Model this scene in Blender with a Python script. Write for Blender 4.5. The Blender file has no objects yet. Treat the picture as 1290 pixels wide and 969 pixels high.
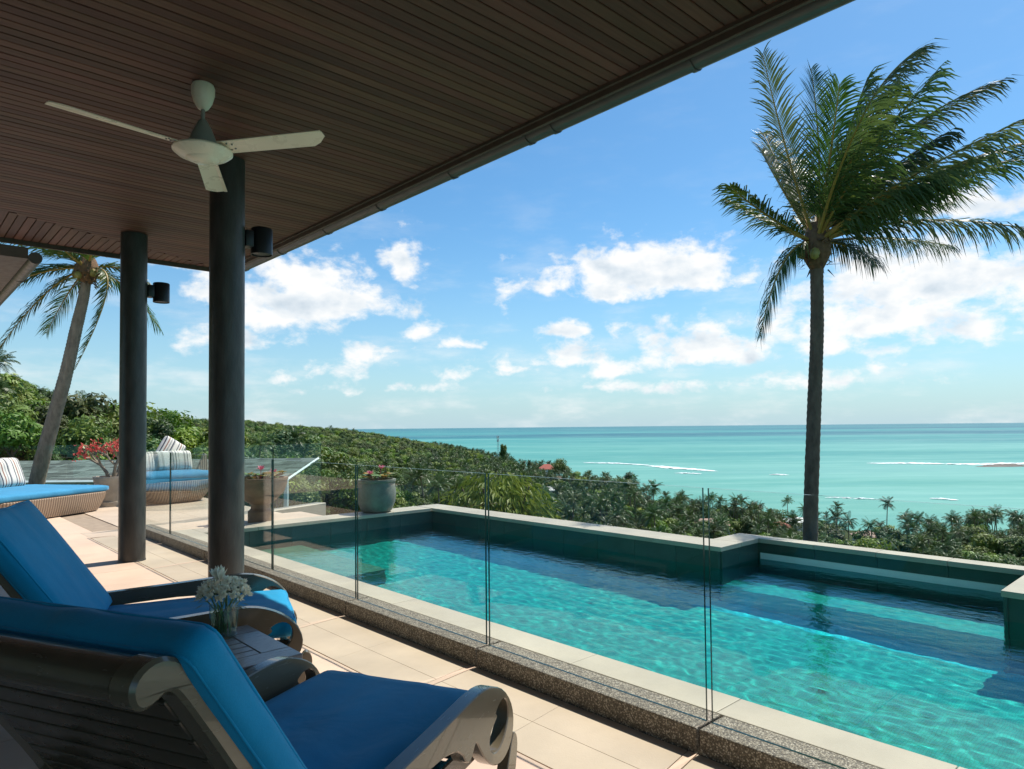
import bpy, bmesh, math, random
from mathutils import Vector, Matrix, noise
from mathutils.geometry import tessellate_polygon
PI = math.pi
S = bpy.context.scene
C = S.collection

# ------------------------------------------------------------------ camera
F_PX, W_PX, H_PX, PX, PY = 863.0, 1290.0, 969.0, 655.0, 512.0
EYE = 1.42
_a = math.atan(925 / 863.0)
PITCH, ROLL = math.atan(26 / 863.0), 0.0098
FWD = Vector((math.cos(_a), math.sin(_a), 0))
RGT = Vector((math.sin(_a), -math.cos(_a), 0))
_f = Vector((FWD.x * math.cos(PITCH), FWD.y * math.cos(PITCH), math.sin(PITCH)))
_u0 = Vector((-FWD.x * math.sin(PITCH), -FWD.y * math.sin(PITCH), math.cos(PITCH)))
_r = RGT * math.cos(ROLL) - _u0 * math.sin(ROLL)
_u = _u0 * math.cos(ROLL) + RGT * math.sin(ROLL)
cam_d = bpy.data.cameras.new("camera")
cam = bpy.data.objects.new("camera", cam_d)
C.objects.link(cam)
m3 = Matrix((_r, _u, -_f)).transposed()
cam.matrix_world = Matrix.Translation((0, 0, EYE)) @ m3.to_4x4()
cam_d.sensor_width = 36
cam_d.lens = 36 * F_PX / W_PX
cam_d.shift_x = -(PX - W_PX / 2) / W_PX
cam_d.shift_y = (PY - H_PX / 2) / W_PX
cam_d.clip_start, cam_d.clip_end = 0.05, 120000
S.camera = cam

# ------------------------------------------------------------------ exposure
S.view_settings.view_transform = 'Standard'
S.view_settings.look = 'None'
S.view_settings.exposure = 0.42
S.view_settings.gamma = 1.0
S.cycles.max_bounces = 16
S.cycles.transparent_max_bounces = 24
S.cycles.transmission_bounces = 10
S.cycles.sample_clamp_indirect = 4.0

# ------------------------------------------------------------------ sun and sky
SUN_EL, SUN_AZ = math.radians(59.5), math.radians(-3)      # azimuth counted from +x
sun_dir = Vector((math.cos(SUN_EL) * math.cos(SUN_AZ), math.cos(SUN_EL) * math.sin(SUN_AZ), math.sin(SUN_EL)))
sl = bpy.data.lights.new("sun", 'SUN')
sl.energy, sl.angle, sl.color = 4.6, math.radians(0.53), (1.0, 0.95, 0.86)
so = bpy.data.objects.new("sun", sl)
C.objects.link(so)
so.rotation_euler = (-sun_dir).to_track_quat('-Z', 'Y').to_euler()
so.location = (30, 0, 60)

W = bpy.data.worlds.new("World")
S.world = W
W.use_nodes = True
wt = W.node_tree
for n in list(wt.nodes):
    wt.nodes.remove(n)


class NT:
    """small node helper"""
    def __init__(self, tree):
        self.t = tree

    def n(self, kind, **kw):
        nd = self.t.nodes.new(kind)
        for k, v in kw.items():
            setattr(nd, k, v)
        return nd

    def link(self, a, b):
        self.t.links.new(a, b)

    def _in(self, nd, i, v):
        if v is None:
            return
        if isinstance(v, bpy.types.NodeSocket):
            self.link(v, nd.inputs[i])
        else:
            nd.inputs[i].default_value = v

    def math(self, op, a, b=None, c=None, clamp=False):
        nd = self.n('ShaderNodeMath', operation=op, use_clamp=clamp)
        for i, v in enumerate((a, b, c)):
            self._in(nd, i, v)
        return nd.outputs[0]

    def vmath(self, op, a, b=None):
        nd = self.n('ShaderNodeVectorMath', operation=op)
        self._in(nd, 0, a)
        self._in(nd, 1, b)
        return nd.outputs['Value'] if op in ('LENGTH', 'DOT_PRODUCT') else nd.outputs['Vector']

    def noise(self, vec, scale, detail=4, rough=0.55, dist=0.0, color=False):
        nd = self.n('ShaderNodeTexNoise')
        self._in(nd, 'Vector', vec)
        nd.inputs['Scale'].default_value = scale
        nd.inputs['Detail'].default_value = detail
        nd.inputs['Roughness'].default_value = rough
        nd.inputs['Distortion'].default_value = dist
        return nd.outputs['Color' if color else 0]

    def ramp(self, fac, stops, interp='LINEAR'):
        nd = self.n('ShaderNodeValToRGB')
        cr = nd.color_ramp
        cr.interpolation = interp
        while len(cr.elements) < len(stops):
            cr.elements.new(0.5)
        for e, (p, c) in zip(cr.elements, stops):
            e.position = p
            e.color = (c[0], c[1], c[2], 1) if not isinstance(c, (int, float)) else (c, c, c, 1)
        self._in(nd, 0, fac)
        return nd.outputs[0]

    def mix(self, fac, a, b, blend='MIX'):
        nd = self.n('ShaderNodeMix', data_type='RGBA', blend_type=blend, clamp_factor=True)
        self._in(nd, 0, fac)
        for i, v in ((6, a), (7, b)):
            if isinstance(v, (tuple, list)):
                v = (v[0], v[1], v[2], 1)
            self._in(nd, i, v)
        return nd.outputs[2]

    def maprange(self, v, a, b, c=0.0, d=1.0, smooth=False):
        nd = self.n('ShaderNodeMapRange')
        if smooth:
            nd.interpolation_type = 'SMOOTHSTEP'
        self._in(nd, 0, v)
        for i, x in enumerate((a, b, c, d)):
            nd.inputs[i + 1].default_value = x
        return nd.outputs[0]


w = NT(wt)
geo = w.n('ShaderNodeTexCoord').outputs['Generated']
sky = w.n('ShaderNodeTexSky', sky_type='NISHITA')
sky.sun_disc = False
sky.sun_elevation = SUN_EL
sky.sun_rotation = PI / 2 - SUN_AZ
sky.altitude = 60
sky.air_density, sky.dust_density, sky.ozone_density = 1.0, 0.6, 2.2
sep = w.n('ShaderNodeSeparateXYZ')
w.link(geo, sep.inputs[0])
az = w.math('ARCTAN2', sep.outputs[1], sep.outputs[0])
el = w.math('ARCSINE', sep.outputs[2])
comb = w.n('ShaderNodeCombineXYZ')
w.link(az, comb.inputs[0])
w.link(el, comb.inputs[1])
P = comb.outputs[0]
wob = w.noise(P, 9, 5, 0.6, 0.0, color=True)
Pw = w.vmath('ADD', P, w.vmath('MULTIPLY', w.vmath('SUBTRACT', wob, (0.5, 0.5, 0.5)), (0.075, 0.05, 0)))
# cumulus banks: azimuth, elevation, half-width, half-height (radians), weight
CLOUDS = [
    (1.121, 0.176, 0.085, 0.050, 1.00), (1.170, 0.160, 0.060, 0.050, 0.85), (1.225, 0.120, 0.045, 0.03, .75), (0.985, 0.232, 0.026, 0.038, 0.80), (0.978, 0.170, 0.022, 0.018, 0.55),
    (0.972, 0.140, 0.024, 0.015, 0.55), (0.835, 0.191, 0.022, 0.024, 0.38),
    (0.640, 0.214, 0.125, 0.038, 1.08), (0.575, 0.232, 0.06, 0.024, 0.9), (0.690, 0.200, 0.05, 0.026, 0.95), (0.752, 0.141, 0.028, 0.011, 0.75), (0.750, 0.100, 0.060, 0.021, 0.72), (0.690, 0.082, 0.055, 0.018, 0.62),
    (0.910, 0.120, 0.042, 0.010, 0.55), (1.040, 0.098, 0.038, 0.018, 0.72), (1.080, 0.078, 0.055, 0.013, 0.50), (1.150, 0.072, 0.024, 0.013, 0.60), (0.922, 0.075, 0.036, 0.014, 0.40),
    (0.560, 0.100, 0.090, 0.034, 0.82), (0.500, 0.085, 0.06, 0.02, 0.6), (0.290, 0.170, 0.125, 0.045, 1.0), (0.330, 0.125, 0.120, 0.032, 0.90), (0.225, 0.260, 0.075, 0.018, 0.85),
    (0.250, 0.112, 0.070, 0.022, 0.75), (0.380, 0.098, 0.070, 0.020, 0.60), (1.252, 0.180, 0.030, 0.030, 0.55), (1.28, 0.22, 0.05, 0.018, 0.8), (0.13, 0.16, 0.10, 0.05, 0.9),
    (0.62, 0.130, 0.05, 0.02, 0.55), (0.46, 0.135, 0.06, 0.02, 0.6), (0.84, 0.085, 0.06, 0.012, 0.42), (0.40, 0.060, 0.12, 0.014, 0.5), (0.66, 0.055, 0.12, 0.012, 0.42), (1.0, 0.055, 0.10, 0.010, 0.40),
    (-0.15, 0.20, 0.16, 0.06, 1.0), (-0.6, 0.15, 0.2, 0.06, 0.9), (1.9, 0.2, 0.15, 0.05, 0.9), (2.5, 0.16, 0.2, 0.06, 1.0), (-2.2, 0.2, 0.2, 0.06, 1.0), (-1.3, 0.25, 0.2, 0.06, 0.9),
]
M = None
for (ca, ce, wa, we, wgt) in CLOUDS:
    dvec = w.vmath('MULTIPLY', w.vmath('SUBTRACT', Pw, (ca, ce, 0)), (1 / (wa * 1.6), 1 / (we * 1.9), 0))
    dvec = w.vmath('MAXIMUM', dvec, w.vmath('MULTIPLY', dvec, (-1.0, -1.9, 0)))
    v = w.math('MULTIPLY_ADD', w.vmath('LENGTH', dvec), -wgt, wgt)
    M = v if M is None else w.math('MAXIMUM', M, v)
stretch = w.vmath('MULTIPLY', P, (1.0, 1.5, 1.0))
n1 = w.noise(stretch, 21, 10, 0.60, 0.15)
n_lo = w.noise(stretch, 15, 4, 0.5)
n_up = w.noise(w.vmath('ADD', stretch, (-0.012, 0.024, 0)), 15, 4, 0.5)
dens = w.math('ADD', M, w.math('MULTIPLY', w.math('SUBTRACT', n1, 0.5), 1.75))
far_n = w.noise(w.vmath('MULTIPLY', P, (1.0, 3.2, 1.0)), 7, 6, 0.6)
dens_f = w.maprange(dens, 0.12, 0.62, 0, 0.97, smooth=True)
veil = w.math('MULTIPLY', w.maprange(far_n, 0.46, 0.78, 0, 0.60, smooth=True), w.maprange(el, 0.02, 0.34, 1, 0.10))
dens_f = w.math('MAXIMUM', dens_f, veil)
shade = w.math('ADD', w.math('MULTIPLY', w.math('SUBTRACT', n_lo, n_up), 2.2), w.maprange(dens, 0.3, 1.5, 0.90, 0.42))
ccol = w.ramp(shade, [(0.0, (0.60, 0.70, 0.79)), (0.45, (0.84, 0.90, 0.95)), (0.85, (1.04, 1.04, 1.03))])
skyc = w.n('ShaderNodeHueSaturation')
skyc.inputs['Saturation'].default_value = 1.12
skyc.inputs['Value'].default_value = 1.0
w.link(sky.outputs[0], skyc.inputs['Color'])
hz = w.maprange(w.math('ABSOLUTE', el), 0.0, 0.34, 1.0, 0.0)
hz = w.math('MULTIPLY', w.math('POWER', hz, 2.4), 0.85)
sky_haze = w.mix(hz, w.mix(1.0, skyc.outputs[0], (0.72, 1.04, 1.12), 'MULTIPLY'), (3.9, 5.3, 6.1))
bg = w.n('ShaderNodeBackground')
w.link(sky_haze, bg.inputs[0])
bg.inputs[1].default_value = 0.10
bg2 = w.n('ShaderNodeBackground')
w.link(ccol, bg2.inputs[0])
bg2.inputs[1].default_value = 0.74
mx = w.n('ShaderNodeMixShader')
w.link(dens_f, mx.inputs[0])
w.link(bg.outputs[0], mx.inputs[1])
w.link(bg2.outputs[0], mx.inputs[2])
wo = w.n('ShaderNodeOutputWorld')
w.link(mx.outputs[0], wo.inputs[0])

# ------------------------------------------------------------------ materials
def new_mat(name):
    m = bpy.data.materials.new(name)
    m.use_nodes = True
    t = NT(m.node_tree)
    for n in list(m.node_tree.nodes):
        m.node_tree.nodes.remove(n)
    out = t.n('ShaderNodeOutputMaterial')
    return m, t, out


def pbr(name, col, rough=0.6, var=0.12, scale=6.0, bump=0.0, bscale=40.0, metal=0.0, spec=0.5, col2=None, rand=0.0, coords='Object',
        stretch=(1, 1, 1), sheen=0.0, coat=0.0, rvar=0.08, trans=0.0, bdist=0.01):
    m, t, out = new_mat(name)
    p = t.n('ShaderNodeBsdfPrincipled')
    tc = t.n('ShaderNodeNewGeometry').outputs['Position'] if coords == 'World' else t.n('ShaderNodeTexCoord').outputs[coords]
    vec = t.vmath('MULTIPLY', tc, stretch)
    n = t.noise(vec, scale, 6, 0.6)
    lo = tuple(c * (1 - var) for c in col)
    hi = tuple(min(1, c * (1 + var)) for c in (col2 or col))
    c = t.ramp(n, [(0.3, lo), (0.7, hi)])
    if rand:
        oi = t.n('ShaderNodeObjectInfo')
        hs = t.n('ShaderNodeHueSaturation')
        t.link(c, hs.inputs['Color'])
        t.link(t.maprange(oi.outputs['Random'], 0, 1, 1 - rand, 1 + rand), hs.inputs['Value'])
        t.link(t.maprange(oi.outputs['Random'], 0, 1, 0.5 - rand * .06, 0.5 + rand * .06), hs.inputs['Hue'])
        c = hs.outputs[0]
    t.link(c, p.inputs['Base Color'])
    t.link(t.maprange(t.noise(vec, scale * 2.3, 4), 0.3, 0.7, max(0.02, rough - rvar), min(1, rough + rvar)), p.inputs['Roughness'])
    p.inputs['Metallic'].default_value = metal
    p.inputs['Specular IOR Level'].default_value = spec
    if sheen:
        p.inputs['Sheen Weight'].default_value = sheen
    if coat:
        p.inputs['Coat Weight'].default_value = coat
    if bump:
        b = t.n('ShaderNodeBump')
        b.inputs['Strength'].default_value = bump
        b.inputs['Distance'].default_value = bdist
        t.link(t.noise(vec, bscale, 5, 0.6), b.inputs['Height'])
        t.link(b.outputs[0], p.inputs['Normal'])
    sh = p.outputs[0]
    if trans:
        tr = t.n('ShaderNodeBsdfTranslucent')
        t.link(c, tr.inputs[0])
        mm = t.n('ShaderNodeMixShader')
        mm.inputs[0].default_value = trans
        t.link(sh, mm.inputs[1])
        t.link(tr.outputs[0], mm.inputs[2])
        sh = mm.outputs[0]
    t.link(sh, out.inputs[0])
    return m


M_TILE_PINK = pbr('tile_pink', (0.64, 0.47, 0.35), 0.62, 0.11, 1.3, 0.12, 90, rand=0.05, coords='World')
M_TILE_TAN = pbr('tile_tan', (0.57, 0.45, 0.335), 0.60, 0.13, 1.5, 0.12, 90, rand=0.05, coords='World')
M_GROUT = pbr('grout', (0.33, 0.25, 0.18), 0.9, 0.15, 8)
M_COPING = pbr('coping_stone', (0.43, 0.385, 0.30), 0.55, 0.14, 1.8, 0.10, 60, rand=0.05, coords='World')
M_POOLWALL = pbr('pool_wall_tile', (0.026, 0.072, 0.060), 0.35, 0.35, 1.6, 0.06, 30, rand=0.12)
M_SLOT_BRIGHT = pbr('slot_bright_white', (0.80, 0.80, 0.78), 0.5, 0.06, 3)
M_COLUMN = pbr('column_steel', (0.046, 0.043, 0.038), 0.40, 0.5, 9, 0.25, 70, spec=0.5, stretch=(1, 1, .3))
M_WOOD_SHADED = pbr('shaded_lounger_wood', (0.062, 0.049, 0.033), 0.30, 0.08, 5, 0.0, 45, stretch=(1.5, 1.5, 3), coat=0.3, rvar=.05)  # frame wood darkened for slats and inner rails that lie in shade
M_WOOD_FRAME = pbr('lounger_frame_wood', (0.125, 0.100, 0.064), 0.26, 0.12, 3, 0.0, 9, stretch=(1.5, 8, 6), coat=0.45, rvar=.02)
M_WOOD_RAIL = pbr('lounger_rail_wood', (0.105, 0.085, 0.056), 0.26, 0.10, 3, 0.0, 9, stretch=(6, 1.5, 6), coat=0.45, rvar=.02)
M_WOOD_TABLE = pbr('table_wood', (0.25, 0.215, 0.20), 0.32, 0.10, 8, 0.06, 60, stretch=(1, 8, 8), coat=0.2)
M_FAN = pbr('fan_white', (0.92, 0.80, 0.63), 0.30, 0.03, 4)
M_FAN_GREY = pbr('fan_motor', (0.30, 0.29, 0.26), 0.40, 0.06, 4)
M_BLACK = pbr('lamp_black', (0.012, 0.013, 0.015), 0.42, 0.2, 10)
M_LENS = pbr('lamp_lens', (0.45, 0.46, 0.42), 0.25, 0.05, 10)
M_SCREW = pbr('screw', (0.2, 0.2, 0.2), 0.35, 0.05, 10, metal=1)
M_ROOF_BROWN = pbr('fascia_brown', (0.085, 0.058, 0.042), 0.55, 0.2, 6, 0.08, 50)
M_GUTTER = pbr('gutter_metal', (0.075, 0.068, 0.060), 0.42, 0.12, 5, spec=0.5)
M_ROOF_TOP = pbr('roof_top', (0.12, 0.10, 0.09), 0.8, 0.2, 2)
M_WALL = pbr('blocker_wall_plaster', (0.55, 0.48, 0.40), 0.85, 0.06, 2, 0.1, 40)
M_CERAMIC = pbr('pot_stone', (0.20, 0.21, 0.17), 0.7, 0.25, 7, 0.25, 40)
M_POT_TAN = pbr('pot_sandstone', (0.42, 0.36, 0.28), 0.75, 0.15, 8, 0.25, 50)
M_URN = pbr('urn_terracotta', (0.20, 0.125, 0.075), 0.6, 0.25, 6, 0.25, 40)
M_SOIL = pbr('soil', (0.05, 0.035, 0.022), 0.95, 0.3, 20, 0.6, 60)
M_PETAL_RED = pbr('petal_red', (0.62, 0.10, 0.08), 0.5, 0.35, 30, trans=0.3)
M_PETAL_PINK = pbr('petal_pink', (0.62, 0.16, 0.24), 0.5, 0.3, 30, trans=0.3)
M_PETAL_WHITE = pbr('petal_white', (0.90, 0.88, 0.74), 0.5, 0.06, 30, trans=0.35)
M_STEM = pbr('stem_green', (0.13, 0.22, 0.07), 0.5, 0.25, 30)
M_BRANCH = pbr('branch_grey', (0.24, 0.20, 0.15), 0.8, 0.25, 20, 0.3, 60)
M_LEAF_YEL = pbr('lotus_leaf', (0.20, 0.20, 0.05), 0.45, 0.6, 9, trans=0.25, col2=(0.36, 0.22, 0.05))
M_MOUND = pbr('concrete_path', (0.36, 0.30, 0.22), 0.8, 0.15, 3)
M_WHITE_PAINT = pbr('white_paint', (0.72, 0.71, 0.68), 0.6, 0.05, 2)
M_RED_ROOF = pbr('red_roof', (0.36, 0.075, 0.045), 0.7, 0.2, 3)
M_PINK_ROOF = pbr('pink_roof', (0.34, 0.22, 0.17), 0.8, 0.2, 2, rand=0.15)
M_TEAL_TRIM = pbr('pale_trim', (0.62, 0.72, 0.68), 0.5, 0.05, 3)
M_DARKGLASS = pbr('window_dark', (0.02, 0.03, 0.035), 0.12, 0.1, 3)
M_MAST = pbr('mast_steel', (0.35, 0.36, 0.36), 0.5, 0.1, 3)
M_ROCK = pbr('reef_rock', (0.10, 0.085, 0.07), 0.8, 0.3, 0.05)
M_SURF = pbr('surf_foam', (0.88, 0.92, 0.92), 0.7, 0.05, 0.1)
M_TRUNK = pbr('tree_trunk', (0.13, 0.10, 0.075), 0.85, 0.3, 3)
M_FIBRE = pbr('palm_fibre', (0.16, 0.085, 0.04), 0.9, 0.4, 12, 0.5, 40)
M_STALK = pbr('palm_stalk', (0.36, 0.23, 0.05), 0.5, 0.3, 4)
M_COCONUT = pbr('coconut', (0.30, 0.24, 0.06), 0.5, 0.25, 8)


def leaf_mat(name, dark, light, scale, rough=0.5, rand=0.3, trans=0.22, spec=0.35):
    m, t, out = new_mat(name)
    p = t.n('ShaderNodeBsdfPrincipled')
    g = t.n('ShaderNodeNewGeometry')
    n = t.noise(g.outputs['Position'], scale, 3, 0.6)
    c = t.ramp(n, [(0.32, dark), (0.68, light)])
    oi = t.n('ShaderNodeObjectInfo')
    hs = t.n('ShaderNodeHueSaturation')
    t.link(c, hs.inputs['Color'])
    t.link(t.maprange(oi.outputs['Random'], 0, 1, 1 - rand, 1 + rand), hs.inputs['Value'])
    t.link(t.maprange(t.math('FRACT', t.math('MULTIPLY', oi.outputs['Random'], 7.31)), 0, 1, 0.478, 0.532), hs.inputs['Hue'])
    t.link(t.maprange(t.math('FRACT', t.math('MULTIPLY', oi.outputs['Random'], 3.7)), 0, 1, 0.8, 1.1), hs.inputs['Saturation'])
    t.link(hs.outputs[0], p.inputs['Base Color'])
    p.inputs['Roughness'].default_value = rough
    p.inputs['Specular IOR Level'].default_value = spec
    tr = t.n('ShaderNodeBsdfTranslucent')
    t.link(hs.outputs[0], tr.inputs[0])
    mm = t.n('ShaderNodeMixShader')
    mm.inputs[0].default_value = trans
    t.link(p.outputs[0], mm.inputs[1])
    t.link(tr.outputs[0], mm.inputs[2])
    t.link(mm.outputs[0], out.inputs[0])
    return m


M_LEAF = leaf_mat('broadleaf_foliage', (0.062, 0.130, 0.010), (0.200, 0.255, 0.022), 0.12, rand=0.5)
M_LEAF_DARK = leaf_mat('dark_broadleaf_foliage', (0.026, 0.070, 0.010), (0.090, 0.150, 0.022), 0.15, rand=0.4)
M_LEAF_LIGHT = leaf_mat('bright_foliage', (0.09, 0.17, 0.018), (0.25, 0.31, 0.05), 2.6, rand=0.1, trans=0.3)
M_LEAF_PALM = leaf_mat('palm_foliage', (0.032, 0.085, 0.018), (0.125, 0.18, 0.045), 0.5, rough=0.38, rand=0.25, spec=0.5)
M_FROND = leaf_mat('coconut_frond', (0.026, 0.064, 0.014), (0.115, 0.165, 0.030), 0.9, rough=0.40, rand=0.30, trans=0.32, spec=0.4)
M_GROUND = leaf_mat('undergrowth', (0.022, 0.042, 0.010), (0.070, 0.085, 0.024), 0.08, rough=0.9, rand=0.0, trans=0.0, spec=0.1)


def board_mat():
    m, t, out = new_mat('ceiling_board_wood')
    p = t.n('ShaderNodeBsdfPrincipled')
    tc = t.n('ShaderNodeTexCoord').outputs['Object']
    oi = t.n('ShaderNodeObjectInfo')
    off = t.n('ShaderNodeCombineXYZ')
    t.link(t.math('MULTIPLY', oi.outputs['Random'], 37.0), off.inputs[0])
    t.link(t.math('MULTIPLY', oi.outputs['Random'], 11.0), off.inputs[1])
    v = t.vmath('ADD', t.vmath('MULTIPLY', tc, (0.9, 22, 22)), off.outputs[0])
    n = t.noise(v, 2.0, 7, 0.65)
    c = t.ramp(n, [(0.25, (0.074, 0.032, 0.021)), (0.75, (0.150, 0.066, 0.043))])
    big = t.noise(t.vmath('ADD', t.vmath('MULTIPLY', tc, (0.55, 0.1, 0.1)), off.outputs[0]), 1.0, 3)
    hs = t.n('ShaderNodeHueSaturation')
    t.link(c, hs.inputs['Color'])
    t.link(t.math('MULTIPLY', t.maprange(oi.outputs['Random'], 0, 1, 0.72, 1.22), t.maprange(big, 0.3, 0.7, 0.8, 1.2)), hs.inputs['Value'])
    t.link(t.maprange(t.math('FRACT', t.math('MULTIPLY', oi.outputs['Random'], 9.7)), 0, 1, 0.488, 0.512), hs.inputs['Hue'])
    t.link(hs.outputs[0], p.inputs['Base Color'])
    p.inputs['Roughness'].default_value = 0.55
    p.inputs['Specular IOR Level'].default_value = 0.3
    b = t.n('ShaderNodeBump')
    b.inputs['Strength'].default_value = 0.15
    b.inputs['Distance'].default_value = 0.004
    t.link(n, b.inputs['Height'])
    t.link(b.outputs[0], p.inputs['Normal'])
    t.link(p.outputs[0], out.inputs[0])
    return m


M_BOARD = board_mat()


def aggregate_mat():
    m, t, out = new_mat('exposed_aggregate')
    p = t.n('ShaderNodeBsdfPrincipled')
    tc = t.n('ShaderNodeTexCoord').outputs['Object']
    v = t.n('ShaderNodeTexVoronoi')
    v.inputs['Scale'].default_value = 140
    t.link(tc, v.inputs['Vector'])
    sepc = t.n('ShaderNodeSeparateColor')
    t.link(v.outputs['Color'], sepc.inputs[0])
    c = t.ramp(sepc.outputs[0], [(0.0, (0.14, 0.115, 0.085)), (0.4, (0.27, 0.225, 0.165)), (0.75, (0.40, 0.345, 0.26)), (1.0, (0.55, 0.49, 0.40))])
    edge = t.maprange(v.outputs['Distance'], 0.25, 0.65, 1.0, 0.35)
    c = t.mix(1.0, c, t.ramp(edge, [(0, 0.0), (1, 1.0)]), 'MULTIPLY')
    t.link(c, p.inputs['Base Color'])
    p.inputs['Roughness'].default_value = 0.7
    b = t.n('ShaderNodeBump')
    b.inputs['Strength'].default_value = 0.7
    b.inputs['Distance'].default_value = 0.004
    b.invert = True
    t.link(v.outputs['Distance'], b.inputs['Height'])
    t.link(b.outputs[0], p.inputs['Normal'])
    t.link(p.outputs[0], out.inputs[0])
    return m


M_AGG = aggregate_mat()


def fabric_mat(name, col, weave=900, rough=0.8, dark=0.86):
    m, t, out = new_mat(name)
    p = t.n('ShaderNodeBsdfPrincipled')
    tc = t.n('ShaderNodeTexCoord').outputs['Object']
    n = t.noise(tc, 3.0, 5, 0.6)
    fine = t.noise(tc, 160, 2, 0.5)
    c = t.ramp(t.math('ADD', t.math('MULTIPLY', n, 0.75), t.math('MULTIPLY', fine, 0.25)), [(0.3, tuple(x * dark for x in col)), (0.7, tuple(min(1, x * 1.1) for x in col))])
    t.link(c, p.inputs['Base Color'])
    p.inputs['Roughness'].default_value = rough
    p.inputs['Sheen Weight'].default_value = 0.15
    p.inputs['Specular IOR Level'].default_value = 0.25
    wv = t.n('ShaderNodeTexWave', wave_type='BANDS', bands_direction='DIAGONAL')
    wv.inputs['Scale'].default_value = weave / 6
    t.link(tc, wv.inputs['Vector'])
    h = t.math('ADD', t.math('MULTIPLY', t.noise(tc, 320, 2, 0.5), 0.06), t.math('MULTIPLY', t.noise(tc, 4.2, 3, 0.45, 0.5), 1.6))
    b = t.n('ShaderNodeBump')
    b.inputs['Strength'].default_value = 0.4
    b.inputs['Distance'].default_value = 0.020
    t.link(h, b.inputs['Height'])
    t.link(b.outputs[0], p.inputs['Normal'])
    t.link(p.outputs[0], out.inputs[0])
    return m


M_BLUE = fabric_mat('lounger_blue_canvas', (0.0015, 0.285, 0.53))
M_BLUE_LIGHT = fabric_mat('daybed_blue_canvas', (0.04, 0.26, 0.46))


def wicker_mat():
    m, t, out = new_mat('woven_wicker')
    p = t.n('ShaderNodeBsdfPrincipled')
    tc = t.n('ShaderNodeTexCoord').outputs['Object']
    wv = t.n('ShaderNodeTexWave', wave_type='BANDS', bands_direction='X')
    wv.inputs['Scale'].default_value = 7.0
    wv.inputs['Distortion'].default_value = 0.6
    t.link(tc, wv.inputs['Vector'])
    wz = t.n('ShaderNodeTexWave', wave_type='BANDS', bands_direction='Z')
    wz.inputs['Scale'].default_value = 26
    t.link(tc, wz.inputs['Vector'])
    h = t.math('MULTIPLY_ADD', wz.outputs[1], 0.35, wv.outputs[1])
    c = t.ramp(h, [(0.1, (0.15, 0.095, 0.06)), (0.9, (0.42, 0.30, 0.205))])
    t.link(c, p.inputs['Base Color'])
    p.inputs['Roughness'].default_value = 0.6
    b = t.n('ShaderNodeBump')
    b.inputs['Strength'].default_value = 0.6
    b.inputs['Distance'].default_value = 0.02
    t.link(h, b.inputs['Height'])
    t.link(b.outputs[0], p.inputs['Normal'])
    t.link(p.outputs[0], out.inputs[0])
    return m


M_WICKER = wicker_mat()


def stripe_mat(name, seq, period, axis=0):
    """printed stripes across a pillow"""
    m, t, out = new_mat(name)
    p = t.n('ShaderNodeBsdfPrincipled')
    tc = t.n('ShaderNodeTexCoord').outputs['Object']
    sp = t.n('ShaderNodeSeparateXYZ')
    t.link(tc, sp.inputs[0])
    fr = t.math('FRACT', t.math('ADD', t.math('DIVIDE', sp.outputs[axis], period), 10.0))
    c = t.ramp(fr, seq, 'CONSTANT')
    t.link(c, p.inputs['Base Color'])
    p.inputs['Roughness'].default_value = 0.85
    t.link(p.outputs[0], out.inputs[0])
    return m


_wh, _gy, _br, _dk = (0.72, 0.68, 0.60), (0.35, 0.34, 0.32), (0.30, 0.14, 0.10), (0.06, 0.07, 0.10)
M_STRIPE_A = stripe_mat('striped_cotton_warm', [(0, _wh), (.16, _dk), (.22, _wh), (.34, _br), (.42, _wh), (.52, _gy), (.60, _wh), (.72, _dk), (.80, _gy), (.86, _wh)], 0.27)
M_STRIPE_B = stripe_mat('striped_cotton_grey', [(0, _wh), (.20, _gy), (.34, _wh), (.50, _dk), (.56, _wh), (.74, _gy), (.80, _wh)], 0.22)
M_STRIPE_C = stripe_mat('striped_cotton_pale', [(0, (0.66, 0.66, 0.62)), (.30, _gy), (.50, (0.66, 0.66, 0.62)), (.70, (0.45, 0.45, 0.43)), (.85, (0.66, 0.66, 0.62))], 0.30)


def schlick(t, f0, normal=None):
    g = t.n('ShaderNodeNewGeometry')
    c = t.math('ABSOLUTE', t.vmath('DOT_PRODUCT', g.outputs['Incoming'], normal or g.outputs['Normal']))
    return t.math('MULTIPLY_ADD', t.math('POWER', t.math('SUBTRACT', 1.0, c, clamp=True), 5.0), 1 - f0, f0, clamp=True)


def glass_mat(name, tint, gloss=1.0):
    m, t, out = new_mat(name)
    tr = t.n('ShaderNodeBsdfTransparent')
    tr.inputs[0].default_value = (*tint, 1)
    gl = t.n('ShaderNodeBsdfGlossy')
    gl.inputs['Roughness'].default_value = 0.0
    mm = t.n('ShaderNodeMixShader')
    t.link(t.math('MULTIPLY', schlick(t, .04), gloss), mm.inputs[0])
    t.link(tr.outputs[0], mm.inputs[1])
    t.link(gl.outputs[0], mm.inputs[2])
    t.link(mm.outputs[0], out.inputs[0])
    return m


M_GLASS = glass_mat('pane_glass', (0.965, 0.985, 0.975), 0.75)
M_GLASS_EDGE = pbr('pane_glass_edge', (0.008, 0.035, 0.03), 0.15, 0.1, 3, spec=0.5)
M_VASE = glass_mat('vase_glass', (0.90, 0.94, 0.92))


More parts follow.
